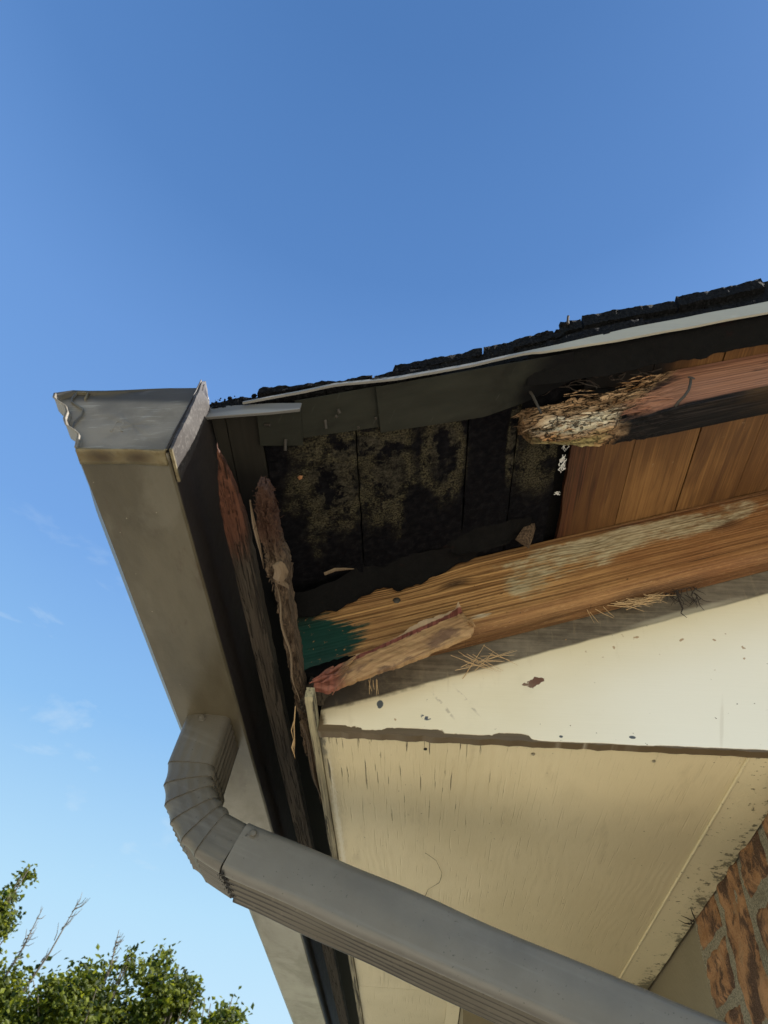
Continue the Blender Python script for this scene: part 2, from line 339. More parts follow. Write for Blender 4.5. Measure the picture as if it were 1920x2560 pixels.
def f_splinter():
    x, y, z = P(); t = z-x*.61
    fb = noi(vec((x+z*.5)*9, (z-x*.6)*150, y*60), 1., 4, .65); q = noi(vec(x*12, t*24, y*3), 1., 5, .6); tr = noi(vec(x*130, t*10, 0.), 1., 2)
    c = mx(ss(fb*.6+q*.4, .3, .7), (.200, .105, .042), (.44, .275, .130))
    dk = ss(q+blob(x, t, .015, 1.10, .05, .02, .6)*.2+ss(x, -.05, -.22)*.12, .53, .66)
    c = mx(dk*.85, c, (.10, .05, .028))
    redm = mxx(ss(t+(noi(vec(x*50, t*9, 2.), 1., 3)-.5)*.012, 1.1375, 1.1405), ss(x+(q-.5)*.12, -.185, -.215)*.8)
    c = mx(redm, c, mx(ss(tr, .36, .60), (.13, .034, .022), (.25, .075, .050)))
    top = ss(t+(noi(vec(x*80, 2., 2.), 1., 3)-.5)*.010-ss(x, .02, .079)*.012, 1.158, 1.163)
    c = mx(top*.8, c, (.50, .37, .23))
    c = mx(ss(fb, .34, .28)*.7, c, (.05, .02, .012))
    return dict(c=c, r=.65, h=fb*.6+redm*tr*.6, d=.0014)
def metal(base, dark, lite, r0=.38, grooves=False):
    def g():
        x, y, z = P(); n = noi(vec(x*7, y*7, z*7), 1., 5, .6); n2 = noi(vec(x*45, y*45, z*45), 1., 4, .7); st = noi(vec(x*40, y*5, z*40), 1., 3)
        n3 = noi(vec(x*3, y*3, z*3), 1., 6, .65, 1.)
        c = mx(.35+ss(n, .3, .7)*.5, dark, base); c = mx(ss(n3, .52, .72)*.22, c, lite); c = mx(ss(n2, .64, .76)*.5, c, dark)
        lg = noi(vec((x+z*.35)*2.5, y*45, (z+x*.35)*55), 1., 4, .6); c = mx(ss(lg, .52, .72)*.30, c, lite)
        if grooves:      # shade painted into the flutes of the underside, and a dirty seam at the joint
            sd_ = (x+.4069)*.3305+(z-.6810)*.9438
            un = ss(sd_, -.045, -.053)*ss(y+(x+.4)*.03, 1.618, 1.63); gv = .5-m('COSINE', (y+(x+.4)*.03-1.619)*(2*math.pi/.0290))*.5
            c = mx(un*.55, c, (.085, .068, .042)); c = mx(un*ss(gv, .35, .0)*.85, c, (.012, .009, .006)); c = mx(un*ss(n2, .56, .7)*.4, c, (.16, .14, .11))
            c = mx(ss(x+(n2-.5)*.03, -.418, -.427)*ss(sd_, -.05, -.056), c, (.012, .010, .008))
        else:
            gv = .5-m('COSINE', (y-1.621)*(2*math.pi/.0262))*.5; c = mx(ss(y, 1.622, 1.632)*ss(gv, .35, .0)*ss(x, -.40, -.47)*.7, c, (.020, .016, .011))  # groove shade painted into the elbow's outer flutes
        pit = noi(vec(x*150, y*150, z*150), 1., 2); pm = ss(pit+ss(n, .4, .7)*.06, .70, .76); c = mx(pm*.7, c, tuple(q*.3 for q in dark))
        return dict(c=c, r=ss(n2*.5+n*.5, .3, .7, r0, r0+.16), h=n2*.3+n*.8, d=.0009, s=.5)
    return g
def f_gutter():
    x, y, z = P(); n = noi(vec(x*9, y*3, z*9), 1., 5, .6); n2 = noi(vec(x*40, y*40, z*40), 1., 4, .7); n3 = noi(vec(x*5, y*2.2, z*5), 1., 6, .65, 1.)
    c = mx(ss(n, .3, .7), (.068, .056, .034), (.100, .084, .054))
    sk = noi(vec(x*26, y*6, z*26), 1., 5, .7); c = mx(ss(sk, .56, .68)*.55, c, (.060, .040, .022)); c = mx(ss(noi(vec(x*90, y*70, z*90), 1., 2), .74, .77)*.8, c, (.30, .27, .20)); c = mx(ss(n3, .50, .66)*.5, c, (.135, .120, .088)); c = mx(ss(n2, .64, .76)*.5, c, (.040, .030, .018))
    c = mx(ss(x+(n-.5)*.02, -.47, -.4655)*.0, c, (.05, .04, .04))
    c = mx(ss(y, 1.75, 2.4)*ss(n3, .30, .6)*.75, c, (.27, .255, .215))  # sky reflection painted in as a lighter far bottom
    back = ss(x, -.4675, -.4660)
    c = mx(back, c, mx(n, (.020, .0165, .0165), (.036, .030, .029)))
    return dict(c=c, r=ss(n2*.4+n*.6, .3, .7, .30, .46), s=ss(back, 0., 1., .5, .15), h=n2*.25+n, d=.0009)
def f_cap():
    x, y, z = P(); n = noi(vec(x*9, y*9, z*9), 1., 5, .6); n2 = noi(vec(x*50, y*50, z*50), 1., 4, .7)
    sc = noi(vec(x*14+z*25, y*30, (z-x*.12)*190), 1., 3, .6, .6); sc2 = noi(vec((x+z)*30, y*90, (z-x)*120), 1., 3, .6, 1.)
    c = mx(ss(n, .3, .7), (.120, .104, .082), (.200, .175, .142))
    c = mx(ss(sc, .58, .70)*.45*ss(n, .35, .55), c, (.36, .345, .31))
    c = mx(ss(z+(n-.5)*.012, 1.155, 1.178)*.85, c, (.028, .024, .018))
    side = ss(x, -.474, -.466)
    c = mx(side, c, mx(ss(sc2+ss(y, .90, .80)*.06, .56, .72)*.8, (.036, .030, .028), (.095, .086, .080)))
    bot = ss(z, 1.004, 1.0)
    c = mx(bot, c, mx(ss(n2+n*.4, .55, .85), (.17, .14, .080), (.11, .082, .040)))
    for cx in (-.588, -.520): c = mx(bot*blob(x, y, cx, .787, .022, .012, .9, n2, 3.)*.8, c, (.030, .017, .009))
    c = mx(ss(n2, .70, .76)*.4, c, (.04, .03, .02))
    return dict(c=c, r=.5, s=.28, h=n*1.+sc*.15, d=.0008)
def f_drip():
    x, y, z = P(); n = noi(vec(x*12, y*9, z*60), 1., 4); n2 = noi(vec(x*90, y*30, z*90), 1., 3, .7)
    c = mx(n, (.29, .275, .23), (.36, .34, .285)); c = mx(ss(x, .32, .10)*.8, c, (.17, .165, .165)); c = mx(ss(n2, .70, .76)*.5, c, (.12, .11, .10))
    c = mx(blob(x, z, -.31, 1.245, .04, .008, .3, n2, .6)*ss(n2, .38, .5), c, (.55, .60, .54))
    c = mx(ss(x, -.262, -.272)*ss(y, .8385, .8395), c, (.12, .115, .11))
    return dict(c=c, r=.6, s=.3, h=n2*.3+n, d=.0005)
def f_shingle():
    x, y, z = P(); n = noi(vec(x*120, y*120, z*120), 1., 4, .7); n2 = noi(vec(x*12, y*12, z*12), 1., 4); g = vor(vec(x*230, y*230, z*230), 1.)
    c = mx(ss(n, .4, .75), (.003, .003, .0034), (.016, .016, .0175)); c = mx(ss(g, .25, .12)*ss(n2, .46, .62)*.6, c, (.07, .07, .073))
    c = mx(ss(n2, .60, .74)*.45, c, (.020, .022, .015))
    return dict(c=c, r=.9, s=.08, h=n+ss(g, .5, .1)*.7, d=.0026)
def f_felt():
    x, y, z = P(); n = noi(vec(x*60, y*60, z*60), 1., 4, .7); q = noi(vec(x*14, y*9, z*30), 1., 3)
    c = mx(n, (.0015, .0015, .002), (.0075, .007, .007)); c = mx(ss(q, .66, .74)*.4, c, (.014, .004, .004))
    return dict(c=c, r=.8, s=.08, h=n, d=.002)
def f_brick():
    x, y, z = P(); info = nd('ShaderNodeObjectInfo'); r = X(info.outputs['Random'])
    n = noi(vec(y*14, z*10, r*30), 1., 6, .7, .2); st = noi(vec(y*70, z*26, r*9), 1., 5, .75); n3 = noi(vec(y*13+4, z*7, r*17), 1., 6, .7, .3)
    c = mx(ss(n, .3, .7), (.30, .150, .072), (.54, .295, .150))
    c = mx(ss(n3+(st-.5)*.35, .45, .58)*.92, c, mx(st, (.030, .018, .016), (.12, .075, .06)))
    c = mx(ss(n3+(st-.5)*.2, .42, .34)*.5, c, (.36, .25, .15)); c = mx(ss(noi(vec(y*220, z*160, x*200), 1., 3), .60, .70)*.6, c, (.10, .05, .03))
    c = mx(ss(st, .34, .26)*.8, c, (.05, .025, .015))
    gt = noi(vec(x*300, y*300, z*300), 1., 3, .8); c = mx(ss(gt, .50, .72)*.5, c, (.50, .34, .20)); c = mx(ss(gt, .46, .32)*.5, c, (.05, .03, .02))
    return dict(c=c, r=.95, s=.15, h=st*1.+n*1.+gt*.5, d=.006)
def f_mortar():
    x, y, z = P(); n = noi(vec(x*120, y*120, z*120), 1., 4, .8); q = noi(vec(x*9, y*9, z*9))
    n = noi(vec(x*260, y*260, z*260), 1., 4, .85); c = mx(ss(n, .36, .64), (.13, .115, .08), (.50, .45, .34)); c = mx(ss(q, .5, .7)*.4, c, (.14, .12, .08))
    return dict(c=c, r=.95, s=.15, h=n, d=.004)
def f_brown():
    x, y, z = P(); n = noi(vec(x*60, y*60, z*60), 1., 4, .7); q = noi(vec(x*4, y*4, z*4), 1., 3)
    c = mx(q, (.15, .125, .078), (.21, .175, .112)); c = mx(ss(n, .66, .74)*.4, c, (.30, .26, .2))
    return dict(c=c, r=.7, h=n, d=.0012)
def f_lowbrick():
    x, y, z = P(); b = nd('ShaderNodeTexBrick'); put(b.inputs['Vector'], vec(x+y, z, 0.)); b.inputs['Scale'].default_value = 3.
    for i, cc in ((1, (.42, .2, .09, 1)), (2, (.25, .11, .06, 1)), (3, (.3, .28, .22, 1))): b.inputs[i].default_value = cc
    return dict(c=X(b.outputs[0]), r=.9)
def flat(c, r=.6, me=0., sc=60., amp=.35):
    def g():
        x, y, z = P(); n = noi(vec(x*sc, y*sc, z*sc), 1., 3, .6)
        return dict(c=mx(n, tuple(q*(1-amp) for q in c), tuple(min(1, q*(1+amp)) for q in c)), r=r, m=me, h=n, d=.0006)
    return g
def f_ground():
    g = nd('ShaderNodeNewGeometry'); s = nd('ShaderNodeSeparateXYZ'); T.cur.links.new(g.outputs['Position'], s.inputs[0])
    x, y = X(s.outputs[0]), X(s.outputs[1]); n = noi(vec(x, y, 0.), .6, 5); n2 = noi(vec(x, y, 0.), 14., 4)
    c = mx(n2, (.43, .38, .29), (.56, .51, .41)); far = ss(m('SQRT', x*x+y*y)+(n-.5)*3., 8., 12.)
    c = mx(far, c, mx(n2, (.10, .13, .04), (.20, .20, .09)))
    return dict(c=c, r=.9)
def f_leafm():
    g = nd('ShaderNodeAttribute', attribute_name='tone'); t = X(g.outputs['Fac'])
    c = mx(t, (.012, .026, .006), (.13, .15, .012))
    return dict(c=c, r=.6, s=.2, sss=mx(t, (.022, .050, .005), (.46, .48, .04)))
def f_bark():
    g = nd('ShaderNodeNewGeometry'); n = noi(X(g.outputs['Position']), 20., 4)
    return dict(c=mx(n, (.10, .08, .06), (.22, .18, .14)), r=.9)
MT = {}
for n_, f_ in dict(rafter_wood=f_rafter, barge_wood=f_barge, deck_wood=f_deckfresh, deck_black=f_deckblack, flashing=f_flash, starter=f_starter,
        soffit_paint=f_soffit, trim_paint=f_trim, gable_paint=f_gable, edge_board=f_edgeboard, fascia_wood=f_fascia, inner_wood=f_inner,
        sliver_wood=f_sliver, splinter_wood=f_splinter, gutter_paint=f_gutter, cap_paint=f_cap, drip_paint=f_drip, shingle=f_shingle, felt=f_felt,
        brick=f_brick, mortar=f_mortar, brown_paint=f_brown, low_brick=f_lowbrick,
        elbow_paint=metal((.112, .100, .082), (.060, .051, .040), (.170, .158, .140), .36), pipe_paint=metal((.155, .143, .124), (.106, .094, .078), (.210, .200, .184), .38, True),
        rust=flat((.035, .029, .024), .7, .1), needle=flat((.42, .28, .14), .7), web=flat((.75, .73, .70), .8), leafdry=flat((.30, .14, .06), .7), mossy=flat((.33, .24, .10), .85, 0., 90., .5),
        twig=flat((.030, .021, .016), .95), ground=f_ground, leaf=f_leafm, bark=f_bark, dirt=flat((.012, .010, .009), .9), interior=flat((.02, .016, .012), .9)).items():
    MT[n_] = mat(n_, f_)

# ------------------------------------------------------------------ builders
def link(name, verts, faces, ma, parent=None, norm=True, smooth=None, attrP=True, recalc=True):
    """verts in eave units (norm=True) or metres; one mesh object"""
    me = bpy.data.meshes.new(name)
    base = parent_base(parent)
    wv = [W(v) for v in verts] if norm else [Vector(v) for v in verts]
    me.from_pydata([tuple(v-base) for v in wv], [], faces)
    if recalc:
        bm = bmesh.new(); bm.from_mesh(me); bmesh.ops.recalc_face_normals(bm, faces=bm.faces); bm.to_mesh(me); bm.free()
    if attrP:
        a = me.attributes.new('P', 'FLOAT_VECTOR', 'POINT')
        flatv = []
        for v, w_ in zip(verts, wv):
            q = v if norm else ((w_[0])/S, w_[1]/S, (w_[2]-CZ)/S)
            flatv += [q[0], q[1], q[2]]
        a.data.foreach_set('vector', flatv)
    me.materials.append(ma)
    if smooth is not None:
        me.polygons.foreach_set('use_smooth', [True]*len(me.polygons)); me.set_sharp_from_angle(angle=R(smooth))
    o = bpy.data.objects.new(name, me); C.objects.link(o)
    if parent is not None: o.parent = parent
    return o
def parent_base(p):
    b = Vector((0, 0, 0))
    while p is not None: b = b+p.location; p = p.parent
    return b
def thing(name, label, cat, loc, group=None):
    o = bpy.data.objects.new(name, None); C.objects.link(o); o.location = loc; o.empty_display_size = .1
    o['label'] = label; o['category'] = cat
    if group: o['group'] = group
    return o
def tag(o, label=None, cat=None, group=None, kind=None):
    for k, v in dict(label=label, category=cat, group=group, kind=kind).items():
        if v: o[k] = v
    return o
def interp(L, x):
    if x <= L[0][0]:
        a, b = L[0], L[1]
    elif x >= L[-1][0]:
        a, b = L[-2], L[-1]
    else:
        for a, b in zip(L, L[1:]):
            if a[0] <= x <= b[0]: break
    return a[1]+(b[1]-a[1])*(x-a[0])/(b[0]-a[0]+1e-9)
def interpc(L, x): return interp(L, min(max(x, L[0][0]), L[-1][0]))
def gridbox(name, ma, parent, fn, na, nb, nc, smooth=None):
    """closed shell of a na*nb*nc lattice; fn(a,b,c in 0..1) -> eave units"""
    idx = {}; vs_ = []
    def g(i, j, k):
        if (i, j, k) not in idx: idx[(i, j, k)] = len(vs_); vs_.append(fn(i/na, j/nb, k/nc))
        return idx[(i, j, k)]
    F = []
    for i in range(na):
        for j in range(nb):
            for k in (0, nc): F.append((g(i, j, k), g(i+1, j, k), g(i+1, j+1, k), g(i, j+1, k)))
    for i in range(na):
        for k in range(nc):
            for j in (0, nb): F.append((g(i, j, k), g(i+1, j, k), g(i+1, j, k+1), g(i, j, k+1)))
    for j in range(nb):
        for k in range(nc):
            for i in (0, na): F.append((g(i, j, k), g(i, j+1, k), g(i, j+1, k+1), g(i, j, k+1)))
    return link(name, vs_, F, ma, parent, smooth=smooth)
def box(name, ma, parent, x0, x1, y0, y1, z0, z1, bev=.0015, n=(1, 1, 1)):
    o = gridbox(name, ma, parent, lambda a, b, c: (x0+(x1-x0)*a, y0+(y1-y0)*b, z0+(z1-z0)*c), *n)
    if bev: bm_ = o.modifiers.new('bevel', 'BEVEL'); bm_.width = bev; bm_.segments = 2; bm_.limit_method = 'ANGLE'
    return o
def N3(x, y, z, s=1., o=0.): return NZ.noise(Vector((x*s+o, y*s+o*1.7, z*s-o)))
def FB(x, y, z, s=1., oc=4, o=0.): return NZ.fractal(Vector((x*s+o, y*s+o, z*s-o)), .6, 2.1, oc)
def tube(name, ma, parent, pts, rad, sides=6, norm=True, cap=True, joined=None):
    """tapered tube through pts; rad number or list. joined=(verts,faces) collects instead of linking"""
    V, F = joined if joined is not None else ([], [])
    n = len(pts); pts = [Vector(p) for p in pts]; b0 = len(V)
    up = Vector((.3, .2, .9))
    for i, p in enumerate(pts):
        t = (pts[min(i+1, n-1)]-pts[max(i-1, 0)]).normalized(); a = t.cross(up)
        if a.length < .05: a = t.cross(Vector((1, 0, 0)))
        a.normalize(); b = t.cross(a); r = rad[i] if hasattr(rad, '__len__') else rad
        for k in range(sides):
            q = 2*math.pi*k/sides; V.append(p+a*math.cos(q)*r+b*math.sin(q)*r)
    for i in range(n-1):
        for k in range(sides):
            k2 = (k+1) % sides; F.append((b0+i*sides+k, b0+i*sides+k2, b0+(i+1)*sides+k2, b0+(i+1)*sides+k))
    if cap: F.append(tuple(b0+k for k in range(sides))[::-1]); F.append(tuple(b0+(n-1)*sides+k for k in range(sides)))
    if joined is None: return link(name, V, F, ma, parent, norm=norm, smooth=50)
def zdeck(x): return 1.38+.364*x
XR = 4.0           # ridge
YF = 9.0           # how far back the eave runs

# ------------------------------------------------------------------ ground
gme = bpy.data.meshes.new('ground'); gme.from_pydata([(-600, -600, 0), (600, -600, 0), (600, 600, 0), (-600, 600, 0)], [], [(0, 1, 2, 3)]); gme.materials.append(MT['ground'])
go = bpy.data.objects.new('ground', gme); C.objects.link(go); go['kind'] = 'structure'

# ------------------------------------------------------------------ house
house = thing('house', 'brick house corner with cream soffit and a rotted open roof edge', 'house', (.828*S, 1.6*S, 0))
GZ = -CZ/S
YB = 2.505
wall = box('brick_wall', MT['mortar'], house, .840, .93, 1.56, YB, .05, .93, 0)
box('lower_wall', MT['low_brick'], house, .834, .93, 1.56, YB, GZ, .05, 0)
box('gable_wall', MT['low_brick'], house, .93, 7.2, 1.62, 1.72, GZ, 1.1, 0)
box('wall_panel', MT['brown_paint'], house, .845, .93, YB, 3.40, GZ, .93, 0)
box('wall_panel', MT['brown_paint'], house, .165, .93, 3.40, 3.45, GZ, .93, 0)
box('wall_panel', MT['brown_paint'], house, .165, .25, 3.45, YF, GZ, .93, 0)
# bricks laid upright in staggered columns, each rough and proud of the mortar
cols = [(2.285, 2.485, [.985, .826, .800, .674, .648, .504, .478, .33, .30, .10]), (2.070, 2.250, [.99, .56, .530, .22, .19, .06]),
        (1.880, 2.035, [.99, .808, .778, .43, .40, .08]), (1.700, 1.845, [.99, .66, .63, .30, .27, .06]), (1.565, 1.672, [.99, .80, .782, .42, .40, .08])]
for ci, (y0, y1, zs) in enumerate(cols):
    for k in range(0, len(zs), 2):
        zt, zb = zs[k], zs[k+1]; zt = min(zt, .925); sd_ = ci*7.3+k*3.1
        if zt-zb < .03: continue
        def bf(a, b, c, y0=y0, y1=y1, zt=zt, zb=zb, sd_=sd_):
            y = y0+(y1-y0)*b; z = zb+(zt-zb)*c
            e = min(b, 1-b, 1)*(y1-y0); e2 = min(c, 1-c)*(zt-zb); edge = min(e, e2)
            x = .850-a*(.0165-max(0, .008-edge)*1.2)-a*(.009*FB(y, z, sd_, 16, 5))
            y += .010*N3(z, y, sd_, 9)+.004*N3(z, y, sd_, 40); z += .008*N3(y, z, sd_+5, 10)
            y += (.7-z)*.03
            return (x, y, min(z, .926))
        gridbox('brick', MT['brick'], wall, bf, 1, 12, 18, smooth=60)
# soffit: one painted plywood panel, then the panel past the bump-out
def sof(a, b, c, x0=-.252, x1=.722, y0=1.531, y1=3.40):
    x = x0+(x1-x0)*a; y = y0+(y1-y0)*b
    return (x, y, .920+c*.02+.0012*N3(x, y, 0, 3))
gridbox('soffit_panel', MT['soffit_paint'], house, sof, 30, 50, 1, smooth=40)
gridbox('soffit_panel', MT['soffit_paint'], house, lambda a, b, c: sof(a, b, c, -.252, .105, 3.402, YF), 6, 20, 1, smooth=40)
# wall trim along the top of the brick with a small bead of caulk at its inner edge
def trim(x0, x1, y0, y1):
    def fn(a, b, c):
        x = x0+(x1-x0)*a; y = y0+(y1-y0)*b
        z = .9165-.010*a+c*.02+.0009*N3(x*3, y, 0, 7)
        return (x+.0015*N3(y, 0, 1, 6)-.002*a*N3(y, 3, 3, 30), y, z)
    return fn
gridbox('soffit_trim', MT['trim_paint'], house, trim(.723, .832, 1.531, 3.40), 6, 90, 1, smooth=40)
gridbox('soffit_trim', MT['trim_paint'], house, trim(.106, .160, 3.402, YF), 4, 40, 1, smooth=40)
tube('caulk_bead', MT['trim_paint'], house, [(.722+.0012*N3(k*.1, 0, 0, 9), 1.54+k*.02, .9185) for k in range(93)], .0042, 8)
# gable board ("pork chop") with a ragged lower edge
def gab(a, b, c):
    x = -.252+(XR+.252)*a**1.6; zt = 1.13+.364*x+.12; z0 = .9105-.0035*abs(N3(x, 0, 0, 14))-.003*FB(x, 0, 0, 30, 3)
    z = z0+(zt-z0)*c; y = 1.505+b*.025+.0012*N3(x, 0, z, 5)
    return (x, y, z)
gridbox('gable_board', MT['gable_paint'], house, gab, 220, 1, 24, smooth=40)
# small nails set into the soffit panel
for x, y in ((-.005, 1.575), (.245, 1.575), (.52, 1.58)):
    tube('nail', MT['mortar'] if x > .1 else MT['dirt'], house, [(x, y, .925), (x, y, .917)], .0042, 8)
# soffit edge board, weathered
def ebf(a, b, c):
    y = 1.385+(YF-1.385)*b**2; x0 = -.272+.0012*N3(y, 0, 0, 9); x1 = -.2535+.0010*N3(y, 3, 0, 7); x = x0+(x1-x0)*a
    z = .915+c*.03+(1-c)*(.003*FB(x*8, y*.7, 0, 6, 4)+max(0, (1.40-y))*.3)
    return (x, y, z)
gridbox('soffit_edge_board', MT['edge_board'], house, ebf, 6, 260, 4, smooth=50)
# outer fascia board, end rotted to a wedge
RE = [(.790, -.402), (.815, -.393), (.837, -.386), (.90, -.378), (1.0, -.3725), (1.3, -.3725), (20, -.3725)]
def ff(a, b, c):
    y = .795+(YF-.795)*b**2.2; x1 = interp(RE, y)+.0022*FB(y, 0, 0, 22, 4)+.0015*N3(y*12, 0, 2, 3); x0 = -.416+max(0, .95-y)*.14; x1 = max(x1, x0+.0005); x = x0+(x1-x0)*a
    rot = max(0, 1-(y-.79)/.35); z = 1.05+c*(.004+.026*min(1, (y-.79)*4))+(1-c)*(rot*.010*FB(x*9, y*3, 1, 7, 4)+.0015*FB(x*10, y, 0, 12, 3))
    return (x, y, min(z, zdeck(x)-.004))
gridbox('fascia_board', MT['fascia_wood'], house, ff, 7, 330, 6, smooth=55)
# inner fascia board, splintered with a torn knot
def fi(a, b, c):
    y = .822+(1.95-.822)*b; L = -.316+.004*FB(y, 1, 0, 16, 4); Rr = -.286+.004*FB(y, 7, 0, 18, 4)
    kb = math.exp(-((y-1.02)/.035)**2); Rr += .016*kb; L += .010*math.exp(-((y-.83)/.02)**2)
    if y > 1.07: L = max(L, -.309+.0035*FB(y, 1, 0, 22, 4))
    if y > 1.62: Rr = min(Rr, -.283); L = L+(y-1.62)/.33*.022
    z0 = .962+.010*FB(y, a*.1, 0, 14, 5)-.022*kb*a+.012*max(0, 1-abs(y-1.075)/.03)
    z = z0+c*(.028+.02*min(1, (y-.82)*6)); rough = .006*(1-.3*c)
    return (L+(Rr-L)*a+rough*FB(y*.6, z*1.2, a, 26, 4)*(.5 if y > 1.1 else 1), y, z)
inner = gridbox('inner_fascia_board', MT['inner_wood'], house, fi, 12, 380, 16, smooth=60)
inner['label'] = 'splintered dark board end with torn knot'
# fibres bristling off the torn end
V, F = [], []
for i in range(520):
    y = random.uniform(.83, 1.06); x = random.uniform(-.318, -.281); z = .958+random.uniform(-.004, .03)
    d = Vector((random.uniform(-.3, .8), random.uniform(-1, 1), random.uniform(-.6, .25))).normalized()*random.uniform(.006, .016)
    p = Vector((x, y, z)); tube('', None, None, [p, p+d*.6, p+d], [.0011, .0009, .0003], 3, joined=(V, F), cap=False)
o = link('wood_fibre', V, F, MT['inner_wood'], inner); o['kind'] = 'stuff'
# pale slivers hanging from it
def sliver(name, ma, parent, pts, wd_, th, twist=0.):
    V, F = [], []; n = len(pts)
    for i, p in enumerate(pts):
        p = Vector(p); t = (Vector(pts[min(i+1, n-1)])-Vector(pts[max(i-1, 0)])).normalized(); s = t.cross(Vector((0, .5, .85))).normalized(); u = s.cross(t)
        w_ = wd_[i]*(1+.3*N3(i, 0, 0, 1.3)); q = twist*i/n; s2 = s*math.cos(q)+u*math.sin(q); u2 = u*math.cos(q)-s*math.sin(q)
        V += [p-s2*w_, p+u2*th, p+s2*w_, p-u2*th]
    for i in range(n-1):
        for k in range(4): F.append((i*4+k, i*4+(k+1) % 4, i*4+4+(k+1) % 4, i*4+4+k))
    F.append((0, 1, 2, 3)); F.append(tuple((n-1)*4+k for k in (3, 2, 1, 0)))
    return link(name, V, F, ma, parent, smooth=30)
sliver('wood_sliver', MT['sliver_wood'], house, [(-.323, .85+.016*k, .962-.004*math.sin(k*.5)) for k in range(12)], [.0007+.0028*math.sin(math.pi*min(1, (k+.5)/11)) for k in range(12)], .0022)
sliver('wood_sliver', MT['sliver_wood'], house, [(-.288+.006*math.sin(k*.9), .985+.011*k, .940+.003*k*(k > 4)) for k in range(10)], [.010, .013, .014, .012, .010, .012, .009, .006, .004, .001], .004, .6)
sliver('wood_sliver', MT['sliver_wood'], house, [(-.300+.004*math.sin(k), 1.04+.03*k, .945+.001*k) for k in range(16)], [.0006+.0018*math.sin(math.pi*(k+.5)/16) for k in range(16)], .002, .5)
sliver('wood_sliver', MT['inner_wood'], house, [(-.290+.0045*math.sin(k*.7)+.0016*k, 1.50+.04*k, .930+.002*math.sin(k)) for k in range(11)], [.008, .0085, .008, .009, .0085, .008, .007, .006, .004, .003, .001], .006, .3)
# roof boards: starter board beside the gutter, black rotten boards, then sounder brown ones; all run along the eave
seams = [(-.455, -.431, 'starter'), (-.429, -.3675, 'starter'), (-.365, -.177, 'deck_black'), (-.175, .073, 'deck_black'), (.075, .192, 'deck_black'), (.194, .306, 'deck_black'),
         (.340, .509, 'deck_wood'), (.512, .690, 'deck_wood'), (.693, .872, 'deck_wood')]
x = .875
while x < XR-.2: seams.append((x, x+.178, 'deck_wood')); x += .181
for i, (x0, x1, mn) in enumerate(seams):
    nx, ny = (10, 90) if mn == 'deck_black' else (4, 30)
    amp = .0065 if mn == 'deck_black' else .0006
    def pf(a, b, c, x0=x0, x1=x1, i=i, amp=amp, mn=mn):
        y0 = .862+(.004 if mn != 'starter' else -.008)
        y = y0+(1.9-y0)*b/.8 if b < .8 else 1.9+(YF-1.9)*(b-.8)/.2
        ex0, ex1 = x0, x1
        if mn == 'deck_black':
            ex0 = x0+.003*abs(FB(y, 0, i, 16, 4)); ex1 = x1-.003*abs(FB(y, 5, i, 16, 4))
            if i == 5: ex1 = x1+.006*FB(y, 2, 2, 10, 4)
            if x0 > .15: y0r = .93+.03*N3(a*2, 0, i, 2); y = max(y, y0r+(y-.866)*.3)
        if i == 6: ex0 = x0+.008*FB(y, 2, 4, 6, 4)
        xx = ex0+(ex1-ex0)*a
        step = (i % 2)*.0025 if mn != 'starter' else 0
        z = zdeck(xx)+step+c*.03+(1-c)*amp*FB(xx, y, i, 14, 5)+(1-c)*(.004*(a-.5)**2 if mn == 'deck_wood' else 0)
        return (xx, y, z)
    o = gridbox('roof_board', MT[mn], house, pf, nx, ny, 1, smooth=40)
    if mn == 'deck_black': o['label'] = 'rotten black roof board with pale fungus'
    elif mn == 'deck_wood': o['label'] = 'brown stained roof board'
    else: o['label'] = 'grey green starter board beside the gutter'
# roofing above the boards
gridbox('roofing', MT['shingle'], house, lambda a, b, c: (-.47+(XR+.47)*a, 1.25+(YF-1.25)*b, 1.418+.364*(-.47+(XR+.47)*a)+c*.05), 10, 10, 1)
gridbox('roof_slope', MT['shingle'], house, lambda a, b, c: (XR+4.4*a, .85+(YF-.85)*b, 1.418+.364*XR-.364*4.4*a+c*.05), 6, 6, 1)
gridbox('roofing_felt', MT['felt'], house, lambda a, b, c: (-.46+(XR+.46)*a, .868+(YF-.87)*b, 1.412+.364*(-.46+(XR+.46)*a)+c*.005+.002*N3(a*30, b*3, 0)), 60, 4, 1)
